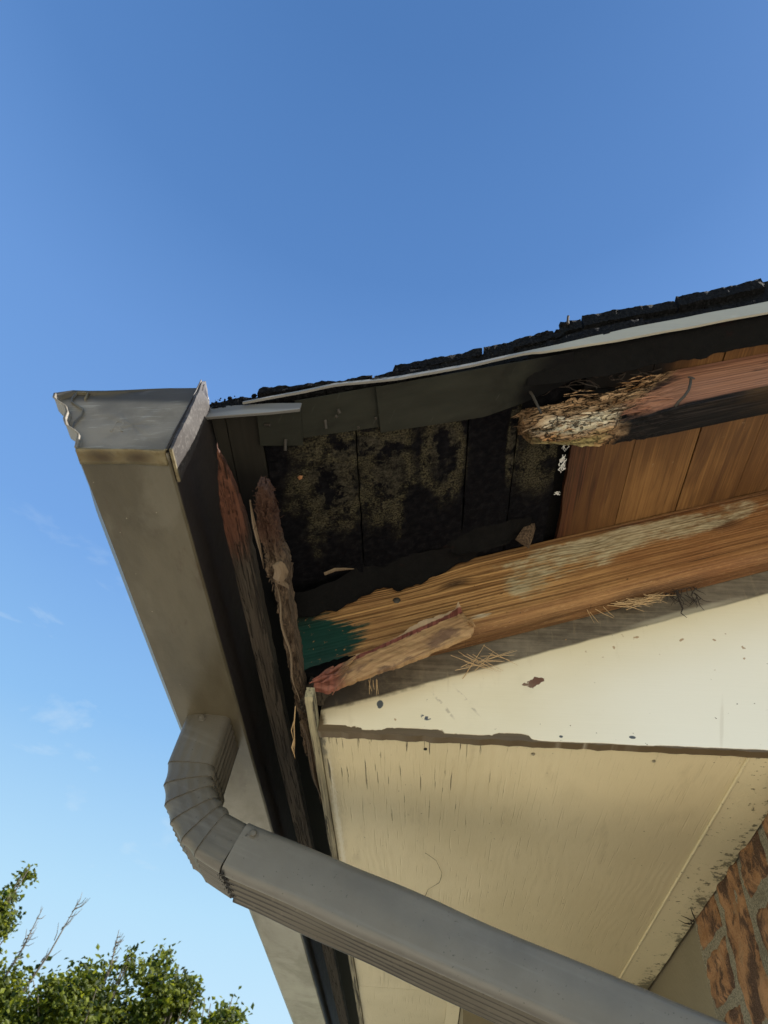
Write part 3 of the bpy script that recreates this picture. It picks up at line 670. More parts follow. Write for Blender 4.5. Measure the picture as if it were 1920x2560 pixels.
# shingles stacked three roofs deep; the rake edge is ragged
SIL = [(-.466, 1.258), (-.433, 1.277), (-.371, 1.290), (-.277, 1.312), (-.203, 1.327), (-.094, 1.375), (-.093, 1.401), (.004, 1.439), (.129, 1.500), (.212, 1.545), (.265, 1.575), (.268, 1.561), (.296, 1.616), (.430, 1.673), (.582, 1.728), (.710, 1.784), (.825, 1.847), (1.2, 1.995), (4.2, 3.087)]
DT = [(-.470, 1.225), (-.403, 1.240), (-.203, 1.318), (-.079, 1.348), (.091, 1.412), (.207, 1.464), (.270, 1.490), (.410, 1.557), (.559, 1.617), (.784, 1.704), (1.2, 1.86), (4.2, 2.952)]
for j in range(3):
    x = -.466-.07*j; k = 0
    while x < XR:
        x0, x1 = max(x, -.466), x+.232; x += .236; k += 1
        if x1-x0 < .03: continue
        def sf(a, b, c, x0=x0, x1=x1, j=j, k=k):
            xx = x0+(x1-x0)*a; zb, zt = interp(DT, xx), interp(SIL, xx)
            zt = max(zt, zb+.006); t0 = zb+(zt-zb)*j/3; t1 = zb+(zt-zb)*(j+1)/3
            lap = (1-a)*.006*(1 if xx > -.40 else .3)
            z = t0+(t1-t0)*c+c*.0015
            if c > .5: z += lap*(j/2) + (.0034 if xx < .3 else .0016)*max(-.4, FB(xx, b*1.5, j+k, 22, 4))+.0018*N3(xx, j, k, 120)
            else: z += -.001*j+.0014*FB(xx, b*1.5, j+k*2, 20, 4)*(j > 0)
            yy = .838+.007*((j+k) % 2)+(.006 if j == 1 else -.004)+b*(.46)-(1-b)*(.0040*FB(xx*1.4, c*.3, j*3+k, 20, 5)+.0022*N3(xx, c, k, 90))*(1 if xx < .32 else .6)+(.010 if (k+j) % 3 == 0 else 0)*(1-b)
            z += b*.46*0
            if b > .1: yy = .857 if b < .3 else .857+(b-.2)*.55
            if b > .3: z = zdeck(xx)+.045+.01*j+c*.009
            return (xx, yy, z)
        gridbox('shingle', MT['shingle'], house, sf, 56, 5, 3, smooth=50)
# crumbs of shingle granules on the rake
V, F = [], []
def crumb(p, r):
    b0 = len(V); n = 6
    for i in range(4):
        ph = math.pi*(i/3)*.98+.01
        for k in range(n):
            th = 2*math.pi*k/n+i; d = Vector((math.sin(ph)*math.cos(th), math.sin(ph)*math.sin(th)*.8, math.cos(ph)*.7))
            V.append(Vector(p)+d*r*(1+.5*N3(d[0]+p[0]*40, d[1], d[2], 3)))
    for i in range(3):
        for k in range(n): F.append((b0+i*n+k, b0+i*n+(k+1) % n, b0+i*n+n+(k+1) % n, b0+i*n+n+k))
for i in range(300):
    xx = -.46+.9*random.random()**1.5; zz = interp(SIL, xx); zb = interp(DT, xx)
    crumb((xx, .838+random.uniform(-.002, .02), zz-.010-random.random()**2*(zz-zb)*.7), random.uniform(.0010, .0026))
for xx, r in ((-.29, .012), (-.275, .010), (-.26, .007), (.290, .013), (.275, .010), (.23, .007), (-.43, .006), (-.38, .007), (-.13, .007), (.15, .006)): crumb((xx, .846, interp(SIL, xx)-r*.25), r)
o = link('shingle_crumb', V, F, MT['shingle'], house); o['kind'] = 'stuff'
# drip edge metal, two lengths
def strip_metal(name, top, bot, y0, y1, x0, x1, n, label, wav=.001):
    def fn(a, b, c):
        x = x0+(x1-x0)*a; zt, zb = interp(top, x), interp(bot, x); z = zb+(zt-zb)*c
        return (x, y0+(y1-y0)*b+wav*N3(x, z, 0, 9)-.003*(1-c)*(1-b), z+.0006*N3(x, 0, 3, 20))
    o = gridbox(name, MT['drip_paint'], house, fn, n, 1, 3, smooth=60); o['label'] = label
    return o
strip_metal('drip_edge', [(-.473, 1.236), (-.403, 1.243), (-.337, 1.253), (-.273, 1.257)], [(-.460, 1.195), (-.392, 1.206), (-.330, 1.217), (-.269, 1.232)], .841, .844, -.468, -.275, 40, 'short grey length of drip edge by the gutter')
DBT = [(-.393, 1.245), (-.203, 1.324), (-.079, 1.351), (.091, 1.416), (.207, 1.468), (.270, 1.494), (.410, 1.561), (.559, 1.621), (.784, 1.708), (1.2, 1.864), (4.2, 2.956)]
DBB = [(-.391, 1.238), (-.202, 1.313), (-.078, 1.338), (.091, 1.403), (.201, 1.453), (.218, 1.452), (.268, 1.468), (.402, 1.513), (.547, 1.566), (.766, 1.649), (1.2, 1.80), (4.2, 2.892)]
strip_metal('drip_edge', DBT, DBB, .833, .8355, -.392, XR, 220, 'long sagging white drip edge', .0015)
# grey flashing strips nailed under the board ends
def plate(x0, x1, y0, y1, dz, ends, lab, n=24, sag=0., yend=None):
    def fn(a, b, c):
        xx = x0+(x1-x0)*a; yy0 = y0; yy1 = y1 if yend is None else interp(yend, xx)
        y = yy0+(yy1-yy0)*b; xx += ends*(y-y0)
        return (xx, y, zdeck(xx)-dz+c*.0022+.0014*N3(xx*1.0, y, dz, 9)-sag*b)
    o = gridbox('flashing_strip', MT['flashing'], house, fn, n, 5, 1, smooth=50); o['label'] = lab
    return o
pa = plate(-.366, -.281, .848, .950, .0090, -.04, 'flashing strip nearest the gutter', yend=[(-.366, .938), (-.281, .958)])
pb = plate(-.292, -.118, .846, .946, .0045, .02, 'middle flashing strip with nail holes', yend=[(-.292, .941), (-.118, .951)])
pc = plate(-.128, .300, .843, .962, .0125, .06, 'long flashing strip under the drip edge', 50, yend=[(-.13, .961), (.10, .972), (.19, .955), (.30, .92)])
for (x, y, z, dx, dy, dz, pr) in ((-.354, .885, 1.241, .012, -.002, -.003, pa), (-.318, .931, 1.254, .0, .018, -.016, pa), (-.235, .901, 1.285, .003, .014, -.012, pb), (-.213, .895, 1.292, .004, .002, -.002, pb), (-.207, .880, 1.295, .003, .008, -.003, pb), (-.168, .934, 1.309, .001, .001, -.004, pb), (-.131, .919, 1.322, .001, .001, -.003, pb)):
    tube('nail', MT['rust'], pr, [(x, y, z-.002), (x+dx*.5, y+dy*.5, z-.002+dz*.5), (x+dx, y+dy, z-.002+dz)], [.0034, .0030, .0034], 8)
# ragged dark edge hanging under the drip metal on the right
def rag(a, b, c):
    x = .20+(XR-.2)*a; z = interp(DBB, x)+.018-.01*c-.030*b*(1+.45*FB(x, 0, 0, 9, 5))
    return (x, .846+.006*c+.052*b+.004*FB(x, b, c, 14, 3), z-.004*FB(x, b, 1, 20, 4))
gridbox('rotted_edge', MT['felt'], house, rag, 260, 4, 1, smooth=60)

# lower rafter: grained brown board with a rounded arris, green paint on its end
def rf(a, b, c):
    x = -.36+(XR+.36)*a**1.7; x += (1-a)**6*(1-c)*.062      # raked end cut
    zt, zb = zdeck(x)-.002, 1.130+.364*x
    if x < .0: zt -= .028*max(0, (0-x)/.36)**1.3+.006*abs(FB(x, 0, 0, 16, 3))*(-x/.36)
    zt -= .004*max(0, N3(x, 0, 0, 3))
    z = zb+(zt-zb)*c; y = 1.440+b*.062
    e = .030
    if c*(.25) < e and b < .35: y += (e-c*.25)**2/e*.75; 
    if c*(.25) < .004: z += .0015*(1-b)
    return (x, y+.0012*N3(x, 0, z*4, 6)*(1-b), z+.0012*N3(x, 2, 0, 5))
raf = gridbox('rafter', MT['rafter_wood'], house, rf, 260, 6, 40, smooth=45)
raf['label'] = 'lower brown rafter with green paint on its end'
def disc(name, ma, parent, c, n, r, h, sides=12, dome=.3):
    c = Vector(c); n = Vector(n).normalized(); a = n.orthogonal().normalized(); b = n.cross(a); V, F = [], []
    for rr, hh in ((r, 0), (r, h*.6), (r*.8, h), (r*.35, h*(1+dome))):
        for k in range(sides): q = 2*math.pi*k/sides; V.append(c+a*math.cos(q)*rr+b*math.sin(q)*rr+n*hh)
    for i in range(3):
        for k in range(sides): F.append((i*sides+k, i*sides+(k+1) % sides, (i+1)*sides+(k+1) % sides, (i+1)*sides+k))
    F.append(tuple(3*sides+k for k in range(sides)))
    return link(name, V, F, ma, parent, smooth=50)
disc('nail_head', MT['rust'], raf, (-.089, 1.441, 1.255), (0, -1, -.15), .0088, .004)
disc('nail_hole', MT['dirt'], raf, (-.089, 1.4405, 1.2555), (0, -1, -.1), .0105, .0008)

# upper barge rafter: sound on the right, crumbled to a point on the left
FT = [(.190, 1.418), (.197, 1.427), (.241, 1.434), (.288, 1.455), (.324, 1.494), (.391, 1.516), (.423, 1.530), (.471, 1.553), (.547, 1.577), (.687, 1.628), (.811, 1.673), (4.2, 2.907)]
FM = [(.190, 1.380), (.202, 1.345), (.235, 1.318), (.260, 1.310), (.313, 1.329), (.354, 1.362), (.468, 1.401), (.546, 1.426), (.655, 1.466), (.749, 1.500), (4.2, 2.756)]
FBk = [(.190, 1.400), (.215, 1.366), (.270, 1.368), (.310, 1.359), (.364, 1.358), (.413, 1.371), (.521, 1.408), (.613, 1.441), (.769, 1.498), (4.2, 2.747)]
def bg_(a, b, c):
    x = .190+(1.15-.19)*(a/.85) if a < .85 else 1.15+(XR-1.15)*((a-.85)/.15)
    zt, zm, zk = interp(FT, x), interp(FM, x), interp(FBk, x)
    zb = zm+(zk-zm)*b; z = zb+(zt-zb)*c; y = .950+b*.063
    r = max(0., min(1., (.56-x)/.14)); r2 = r*min(1, max(0, (x-.185)/.03)+.3)
    # deeper erosion over the upper front, leaving a hollow
    hol = max(0., 1-((x-.42)/.11)**2)*max(0, c-.45)*(1-b)*.030
    vv = z-.364*x; y += (1-b)*r2*(.014*abs(FB(x*.35, vv*2.6, 0, 14, 6))+.016*abs(NZ.cell(Vector((x*22+vv*30, vv*75, 1.)))-.3)*.5+.004*FB(x*.35, vv*2.2, 5, 30, 3)+.008)+hol
    y -= b*r2*.004*FB(x, z*2, 9, 20, 4)
    z += r2*(.0065*FB(x*.45, y*2, z*2, 22, 5)+.0022*FB(x*.6, y*2, z*2, 40, 3))
    x2 = x+r2*.010*FB(y*3, z*3, 2, 16, 4)*(1 if x < .3 else .3)
    if a == 0: y += .004
    y += .0008*N3(x, 0, z*5, 5)
    return (x2, y, z)
bar = gridbox('barge_rafter', MT['barge_wood'], house, bg_, 380, 16, 44, smooth=70)
bar['label'] = 'upper rafter with a crumbled rotten end'
# long torn fibres lying along the crumbled face and sticking out of its end
V, F = [], []
random.seed(17)
for i in range(90):
    u_ = random.random(); x = .188+.36*u_**1.15; t = random.random()**.9; zt, zm = interp(FT, x), interp(FM, x); z = zm+(zt-zm)*(t*1.03-.015)
    under = random.random() < .16
    y = .955+.012*random.random()+.012*max(0, .30-x)/.1*random.random()
    if under: y = .955+.06*random.random(); z = zm+(interp(FBk, x)-zm)*(y-.955)/.06-.002
    L = random.uniform(.03, .10)*(.6+u_*.6); w_ = random.uniform(.0010, .0032); pr = random.uniform(.0, .006)
    sl = Vector((1, random.gauss(0, .05), .33+random.gauss(0, .10))).normalized(); up = Vector((0, 0, 1)); n = 4; b0 = len(V)
    for k in range(n+1):
        q = k/n; p = Vector((x, y, z))+sl*L*(q-.5)+Vector((0, (0 if under else -1)*pr*math.sin(math.pi*q)-.004*(1-q)*random.random(), -(.004*math.sin(math.pi*q) if under else 0)+random.gauss(0, .0007)))
        ww = w_*math.sin(math.pi*(.08+.86*q)); V += [p-up*ww, p+Vector((0, -ww*.9, 0)), p+up*ww]
    for k in range(n):
        for e in range(2): F.append((b0+k*3+e, b0+k*3+e+1, b0+k*3+3+e+1, b0+k*3+3+e))
        F.append((b0+k*3+2, b0+k*3, b0+k*3+3, b0+k*3+5))
o = link('rot_fibre', V, F, MT['barge_wood'], bar, smooth=70); o['kind'] = 'stuff'
def chunk(name, ma, parent, c, r, ax, seed, n=(14, 10), lab=None):
    """rough lump stretched along ax"""
    c = Vector(c); ax = Vector(ax).normalized(); s = ax.orthogonal().normalized(); u = ax.cross(s); V, F = [], []
    for i in range(n[0]+1):
        ph = math.pi*i/n[0]
        for k in range(n[1]):
            th = 2*math.pi*k/n[1]; d = Vector((math.cos(ph), math.sin(ph)*math.cos(th), math.sin(ph)*math.sin(th)))
            q = 1+.35*FB(d[0]*2, d[1], d[2], 1.8, 4, seed); V.append(c+(ax*d[0]*r[0]+s*d[1]*r[1]+u*d[2]*r[2])*q)
    for i in range(n[0]):
        for k in range(n[1]): F.append((i*n[1]+k, i*n[1]+(k+1) % n[1], (i+1)*n[1]+(k+1) % n[1], (i+1)*n[1]+k))
    o = link(name, V, F, ma, parent, smooth=60)
    if lab: o['label'] = lab
    return o
chunk('rot_chunk', MT['mossy'], bar, (.455, .948, 1.563), (.048, .010, .012), (1, 0, .30), 3., (22, 12))
chunk('rot_chunk', MT['barge_wood'], bar, (.385, .955, 1.470), (.020, .008, .010), (1, 0, .9), 5.)
chunk('rot_chunk', MT['barge_wood'], bar, (.250, .962, 1.372), (.040, .010, .018), (1, 0, .1), 8.)
tube('bent_nail', MT['rust'], bar, [(.535, .953, 1.434), (.540, .943, 1.437), (.553, .935, 1.447), (.566, .930, 1.466), (.574, .926, 1.487), (.578, .924, 1.503)], .0032, 8)
disc('nail_head', MT['rust'], bar, (.579, .9235, 1.505), (.2, -.9, .35), .0088, .003)
tube('nail', MT['rust'], bar, [(.203, .925, 1.463), (.216, .930, 1.431), (.232, .945, 1.385)], [.0036, .0034, .003], 8)

# broken skin of the rafter: thin torn board with red paint along its top
ST = [(-.259, .976), (-.191, 1.040), (-.171, 1.057), (-.119, 1.085), (-.083, 1.113), (-.029, 1.162), (.023, 1.187), (.059, 1.207), (.066, 1.234), (.071, 1.222), (.079, 1.190), (.081, 1.178), (.103, 1.160)]
SB = [(-.259, .955), (-.225, .950), (-.210, .958), (-.177, .976), (-.104, 1.011), (-.045, 1.038), (.021, 1.079), (.096, 1.119), (.103, 1.134)]
def sp(a, b, c):
    x = -.259+.362*a; zt, zb = interp(ST, x), interp(SB, x); z = zb+(zt-zb)*c
    t = z-x*.61
    y = 1.394+b*.012+.010*(c-.5)**2*4*(1-b*.0)*.5+.012*max(0, -.12-x)*3
    y += (.010 if t > 1.139 else 0)-.006*max(0, x-.03)*8*(1-c)
    return (x+.0015*FB(z, 0, 0, 60, 3)*(c > .9), y+.0025*FB(x, z*2.5, 0, 16, 4)*(1-b), z+(.004*FB(x, 0, c, 34, 4) if c in (0, 1) else 0)*(1 if x < .05 else .4))
spl = gridbox('torn_board', MT['splinter_wood'], house, sp, 150, 2, 34, smooth=50); spl['label'] = 'thin torn board hanging off the rafter, red along its top'
sliver('wood_sliver', MT['splinter_wood'], spl, [(.088, 1.392, 1.158), (.097, 1.388, 1.147), (.106, 1.386, 1.136)], [.001, .009, .001], .003)
for i, (px, pz, L) in enumerate(((-.240, .968, .05), (-.225, .985, .07), (-.215, .972, .05), (-.205, 1.0, .06), (-.198, .990, .04), (-.232, .985, .045), (-.185, 1.012, .05))):
    a = R(42+i*5-15); sliver('wood_sliver', MT['splinter_wood'], spl, [(px-math.cos(a)*L*.6, 1.383-.002*i, pz-math.sin(a)*L*.6), (px, 1.380, pz), (px+math.cos(a)*L*.5, 1.385, pz+math.sin(a)*L*.5)], [.001, .006, .003], .003, .5)
sliver('wood_sliver', MT['splinter_wood'], spl, [(-.185, 1.385, .985), (-.196, 1.383, .965), (-.206, 1.385, .945), (-.212, 1.388, .930)], [.003, .0025, .002, .001], .0015)
# black filler wedge between rafter foot and the gable board
chunk('rotted_block', MT['fascia_wood'], house, (-.262, 1.46, .985), (.050, .03, .020), (.55, 0, 1), 2., (20, 14))
chunk('rotted_block', MT['felt'], house, (-.235, 1.455, 1.045), (.085, .035, .020), (1, 0, .42), 6., (20, 14))

# torn roofing felt sagging over the rafter
def feltstrip(top, y0, hgt, x0, x1, seed, lab):
    def fn(a, b, c):
        x = x0+(x1-x0)*a; z = interp(top, x)-hgt*b*math.sin(math.pi*min(1, max(0, a)))**.9*(1+.4*FB(x, 0, seed, 9, 4))
        return (x, y0+.05*b+.003*c+.012*math.sin(b*3)+.004*FB(x, b, seed, 12, 4), z+.004*FB(x, 0, seed, 24, 4))
    o = gridbox('felt_strip', MT['felt'], house, fn, 70, 8, 1, smooth=60); o['label'] = lab
feltstrip([(-.40, 1.215), (-.315, 1.216), (-.241, 1.262), (-.186, 1.315), (-.127, 1.350), (-.034, 1.368), (.03, 1.385), (.12, 1.412)], 1.375, .070, -.40, .12, 1., 'torn black felt curling over the rafter')
feltstrip([(-.02, 1.395), (.03, 1.412), (.08, 1.418), (.13, 1.424), (.20, 1.452), (.26, 1.47)], 1.33, .045, -.02, .26, 5., 'torn black felt by the roof gap')
sliver('wood_sliver', MT['inner_wood'], house, [(.235, 1.38, 1.415), (.250, 1.37, 1.445), (.262, 1.365, 1.472), (.268, 1.36, 1.487)], [.022, .021, .014, .002], .003)
sliver('wood_sliver', MT['sliver_wood'], house, [(-.265, 1.33, 1.238), (-.24, 1.33, 1.254), (-.215, 1.335, 1.262), (-.195, 1.34, 1.268)], [.004, .005, .003, .001], .002)
# dark debris packed behind the crumbled rafter end
for i, (c, r_, ax) in enumerate((((.30, .985, 1.478), (.06, .02, .014), (1, 0, .4)), ((.36, .975, 1.512), (.06, .02, .012), (1, 0, .35)), ((.43, .980, 1.548), (.07, .02, .010), (1, 0, .36)))):
    chunk('rotted_block', MT['felt'], house, c, r_, ax, 11.+i, (22, 14))

# ------------------------------------------------------------------ gutter
gut = thing('gutter', 'brown grey metal gutter with a scratched end cap at the roof corner', 'gutter', tuple(W((-.55, .78, 1.0))))
GP = [(-.714, 1.168), (-.714, 1.188), (-.738, 1.190), (-.740, 1.172), (-.736, 1.158), (-.722, 1.146), (-.703, 1.132), (-.692, 1.112), (-.688, 1.090), (-.676, 1.070), (-.656, 1.056), (-.643, 1.042), (-.637, 1.020), (-.633, 1.004), (-.629, 1.0)]
GP += [(-.629+k*(.629-.470)/9, 1.0) for k in range(1, 10)]+[(-.4665, 1.003), (-.4655, 1.010)]+[(-.4655+.0012*k, 1.010+k*.215/6) for k in range(1, 7)]
def ribbon(name, ma, parent, prof, ys, dis, thick=.0022, smooth=35, closed=False):
    V, F = [], []; n = len(prof)
    for y in ys:
        for (x, z) in prof: V.append(dis(x, y, z))
    for i in range(len(ys)-1):
        for k in range(n if closed else n-1): F.append((i*n+k, i*n+(k+1) % n, (i+1)*n+(k+1) % n, (i+1)*n+k))
    o = link(name, V, F, ma, parent, smooth=smooth, recalc=False)
    if thick: md = o.modifiers.new('solid', 'SOLIDIFY'); md.thickness = thick*S; md.offset = 0
    return o
ys = [.780+.02*k for k in range(150)]+[3.8+.4*k for k in range(14)]
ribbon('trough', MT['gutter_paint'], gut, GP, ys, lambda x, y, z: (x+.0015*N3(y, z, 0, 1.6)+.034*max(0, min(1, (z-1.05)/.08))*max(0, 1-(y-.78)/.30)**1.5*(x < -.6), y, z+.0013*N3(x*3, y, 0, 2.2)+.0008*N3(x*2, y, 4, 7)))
# end cap: recessed pressed plate
prof = [(x, z) for x, z in GP[3:]]
cx_, cz_ = -.56, 1.09
def capface():
    V, F = [], []; n = len(prof); rings = [1.0, .97, .94, .80, .60, .40, .2, .03]
    top = [(-.465+(-.748+.465)*t/8, 1.222+(1.190-1.222)*t/8+.006*math.sin(t*.9)) for t in range(1, 8)]
    loop = prof+top; n = len(loop)
    for ri, r_ in enumerate(rings):
        for (x, z) in loop:
            yy = .772 if ri == 0 else (.775 if ri == 1 else .787+.002*N3(x, z, 0, 12)-.002*(1-r_))
            V.append((cx_+(x-cx_)*r_*1.008, yy+(.010*max(0, (z-1.17)/.03) if ri < 2 else 0), cz_+(z-cz_)*r_*1.008))
    for i in range(len(rings)-1):
        for k in range(n): F.append((i*n+k, i*n+(k+1) % n, (i+1)*n+(k+1) % n, (i+1)*n+k))
    F.append(tuple((len(rings)-1)*n+k for k in range(n)))
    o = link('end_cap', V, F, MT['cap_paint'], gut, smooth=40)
    md = o.modifiers.new('solid', 'SOLIDIFY'); md.thickness = .0012; md.offset = 0
    return o
cap = capface()
# flange of the cap wrapped round the profile and under the trough
def off(prof, d):
    out = []
    for i, p in enumerate(prof):
        a, b = prof[max(i-1, 0)], prof[min(i+1, len(prof)-1)]; t = Vector((b[0]-a[0], b[1]-a[1])).normalized()
        out.append((p[0]-t[1]*-1*-d if False else p[0]+t[1]*-d*-1*-1, p[1]+t[0]*-d))
    return out
fp = off(prof, .004)
ribbon('cap_flange', MT['cap_paint'], cap, fp, [.770, .776, .785, .794, .802], lambda x, y, z: (x+.0012*N3(z, y, 0, 30), y+.003*N3(x, z, 0, 12), z+.0016*N3(x, y, 0, 28)-.001*(y > .79)), .0018)
# torn ear of metal on the house side of the cap
def ear(a, b, c):
    z = .998+.252*c; tip = max(0, c-.86)/.14
    y = .770+b*(.072-.012*c-.030*tip)+.004*FB(z, b, 0, 18, 3)+.020*c*tip; x = -.4618+.005*a+.004*math.sin(c*5)*.6+.0022*FB(z, y, 0, 9, 2)+.004*c*b
    x += .012*tip*(1-b)*-.3
    return (x, y, z+(.006*FB(y, 0, 2, 40, 3) if c == 1 else 0)-.022*b*tip)
gridbox('cap_ear', MT['cap_paint'], cap, ear, 1, 8, 40, smooth=60)
# stamped letter on the cap
cu = bpy.data.curves.new('stamp', 'FONT'); cu.body = 'R'; cu.size = .030; cu.extrude = .0003; cu.resolution_u = 3; cu.offset = -.0006
to = bpy.data.objects.new('stamp', cu); C.objects.link(to)
dg = bpy.context.evaluated_depsgraph_get(); tm = bpy.data.meshes.new_from_object(to.evaluated_get(dg)); bpy.data.objects.remove(to)
tm.name = 'stamped_letter'; tm.materials.clear(); tm.materials.append(MT['cap_paint'])
st = bpy.data.objects.new('stamped_letter', tm); C.objects.link(st); st.parent = cap
a_ = tm.attributes.new('P', 'FLOAT_VECTOR', 'POINT')
for v in a_.data: v.vector = (-.60, .787, 1.08)
st.matrix_parent_inverse = Matrix.Identity(4); st.location = W((-.600, .7845, 1.068))-gut.location; st.rotation_euler = (R(90), 0, 0)

# ------------------------------------------------------------------ downspout
EL = [(-.608, 1.004), (-.618, .871), (-.613, .816), (-.597, .768), (-.571, .727), (-.535, .688), (-.498, .661), (-.436, .628)]
ER = [(-.494, .991), (-.505, .869), (-.502, .842), (-.495, .820), (-.479, .793), (-.463, .775), (-.445, .760), (-.388, .735)]
ds = thing('downspout', 'brown grey metal downspout with a crimped elbow slanting under the soffit', 'downspout', tuple(W((-.55, 1.67, 1.0))))
def section(fl_out, fl_front, hn, y0, y1, rr, nout=5):
    """closed loop of (s, y): s along the section's inward normal (-hn outer .. +hn inner)"""
    L = []; K = 10
    def corner(cs, cy, q0):
        for k in range(K+1): q = q0+math.pi/2*k/K; L.append((cs+rr*math.cos(q), cy+rr*math.sin(q)))
    # front side (y0) from outer to inner
    corner(-hn+rr, y0+rr, math.pi)
    for k in range(1, 24):
        t = k/24; L.append((-hn+rr+(2*hn-2*rr)*t, y0-fl_front*(.5-.5*math.cos(2*math.pi*t*3))-.0025*math.sin(math.pi*t)))
    corner(hn-rr, y0+rr, -math.pi/2)
    for k in range(1, 40): t = k/40; L.append((hn-fl_out*.7*(.5-.5*math.cos(2*math.pi*t*nout)), y0+rr+(y1-y0-2*rr)*t))
    corner(hn-rr, y1-rr, 0)
    for k in range(1, 8): t = k/8; L.append((hn-rr-(2*hn-2*rr)*t, y1))
    corner(-hn+rr, y1-rr, math.pi/2)
    for k in range(1, 60): t = k/60; L.append((-hn+fl_out*(1-abs(math.cos(math.pi*t*nout)))**.7, y1-rr-(y1-y0-2*rr)*t))
    return L
def sweep(name, ma, parent, rings, sec, lab=None, smooth=40):
    """rings: (cx, cz, nx, nz, scale, dy)"""
    V, F = [], []; n = len(sec); yc = 1.69
    for (cx, cz, nx, nz, sc, dy, dent) in rings:
        for i, (s_, y) in enumerate(sec):
            yy = yc+(y-yc)*sc+dy; q = s_*(sc if s_ > -.03 else 1-(1-sc)*.15)+(dent*N3(s_*20, y*12, cx*6, 1.)*.006 if dent else 0)
            V.append((cx+nx*q, yy+(dent*N3(cx*7, s_*18, cz*7, 1.)*.004), cz+nz*q))
    for i in range(len(rings)-1):
        for k in range(n): F.append((i*n+k, i*n+(k+1) % n, (i+1)*n+(k+1) % n, (i+1)*n+k))
    F.append(tuple(range(n))); F.append(tuple((len(rings)-1)*n+k for k in range(n)))
    o = link(name, V, F, ma, parent, smooth=smooth)
    if lab: o['label'] = lab
    return o
sec_e = section(.0070, .0008, .0572, 1.601, 1.772, .020, 5)
base = []
for (lx, lz), (rx, rz) in zip(EL, ER):
    n_ = Vector((rx-lx, rz-lz)).normalized(); c_ = Vector((rx, rz))*.5+Vector((lx, lz))*.5
    if abs((Vector((rx, rz))-Vector((lx, lz))).length-.1145) > .004: c_ = Vector((rx, rz))-n_*.0572
    base.append((c_[0], c_[1], n_[0], n_[1]))
b0_ = base[0]; base[0] = (b0_[0]+.001, 1.003, 1., 0.)
rings = []
for i in range(len(base)-1):
    A, B = base[i], base[i+1]
    nst = 10 if i in (0, len(base)-2) else 5
    for k in range(nst+1):
        t = k/nst; nx, nz = A[2]+(B[2]-A[2])*t, A[3]+(B[3]-A[3])*t; l = math.hypot(nx, nz); nx /= l; nz /= l
        sc = .972+.032*t if i else .985+.019*t
        bulge = -.004*math.sin(math.pi*t) if 0 < i < len(base)-2 else 0
        rings.append((A[0]+(B[0]-A[0])*t-nx*bulge, A[1]+(B[1]-A[1])*t-nz*bulge, nx, nz, sc, 0, .35))
    B_ = base[i+1]
    if i < len(base)-2: rings.append((B_[0], B_[1]+.0006, B_[2], B_[3], .972, 0, .35))
elb = sweep('elbow', MT['elbow_paint'], ds, rings, sec_e)
DX, DZ = math.cos(R(-19.3)), math.sin(R(-19.3)); NXp, NZp = -DZ, DX
sec_p = section(.0105, 0., .0600, 1.599, 1.784, .020, 5)
J = Vector((-.388, .735))-Vector((NXp, NZp))*.0572
rings = []
for k in range(70):
    t = -.004+k*.0192; cx, cz = J[0]+DX*t, J[1]+DZ*t
    rings.append((cx, cz, NXp, NZp, 1.+(.012 if k == 0 else 0), -.03*t, .55))
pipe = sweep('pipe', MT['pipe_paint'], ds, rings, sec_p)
# lower elbow and pipe running down the wall, off to the side
px_, pz_ = rings[-1][0], rings[-1][1]
rl = [(px_, pz_, NXp, NZp, 1.02, -.04, 0)]
for k in range(1, 8):
    q = R(-19.3-70.7*k/7); rl.append((px_+.10*(math.sin(-q)-math.sin(R(19.3))), pz_-.10*(math.cos(R(19.3))-math.cos(q))-.02*k*.3, -math.sin(q), math.cos(q), 1.02, -.04, 0))
sweep('elbow', MT['elbow_paint'], ds, rl, sec_e)
lx, lz = rl[-1][0], rl[-1][1]
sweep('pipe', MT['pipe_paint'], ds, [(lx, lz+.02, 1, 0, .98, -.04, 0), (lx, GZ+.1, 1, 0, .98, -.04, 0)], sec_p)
# outlet collar seam, screws, sealant
def hexscrew(c, r_, parent):
    disc('screw_washer', MT['elbow_paint'], parent, c, (0, -1, 0), r_*1.35, .0015, 16)
    disc('screw', MT['elbow_paint'], parent, (c[0], c[1]-.0015, c[2]), (0, -1, -.05), r_, .006, 6, .05)
hexscrew((-.560, 1.598, .988), .0068, elb); hexscrew((-.374, 1.597, .7065), .0082, pipe)
V, F = [], []
for i in range(420):
    t = random.random(); ss_ = -.0585-.003*random.random(); y = 1.605+.13*t; cx = J[0]+DX*random.uniform(-.012, .010)+NXp*ss_; cz = J[1]+DZ*0+NZp*ss_
    crumb((cx+.02*t*random.random(), y, cz), random.uniform(.0005, .0014))
o = link('joint_grime', V, F, MT['dirt'], pipe); o['kind'] = 'stuff'

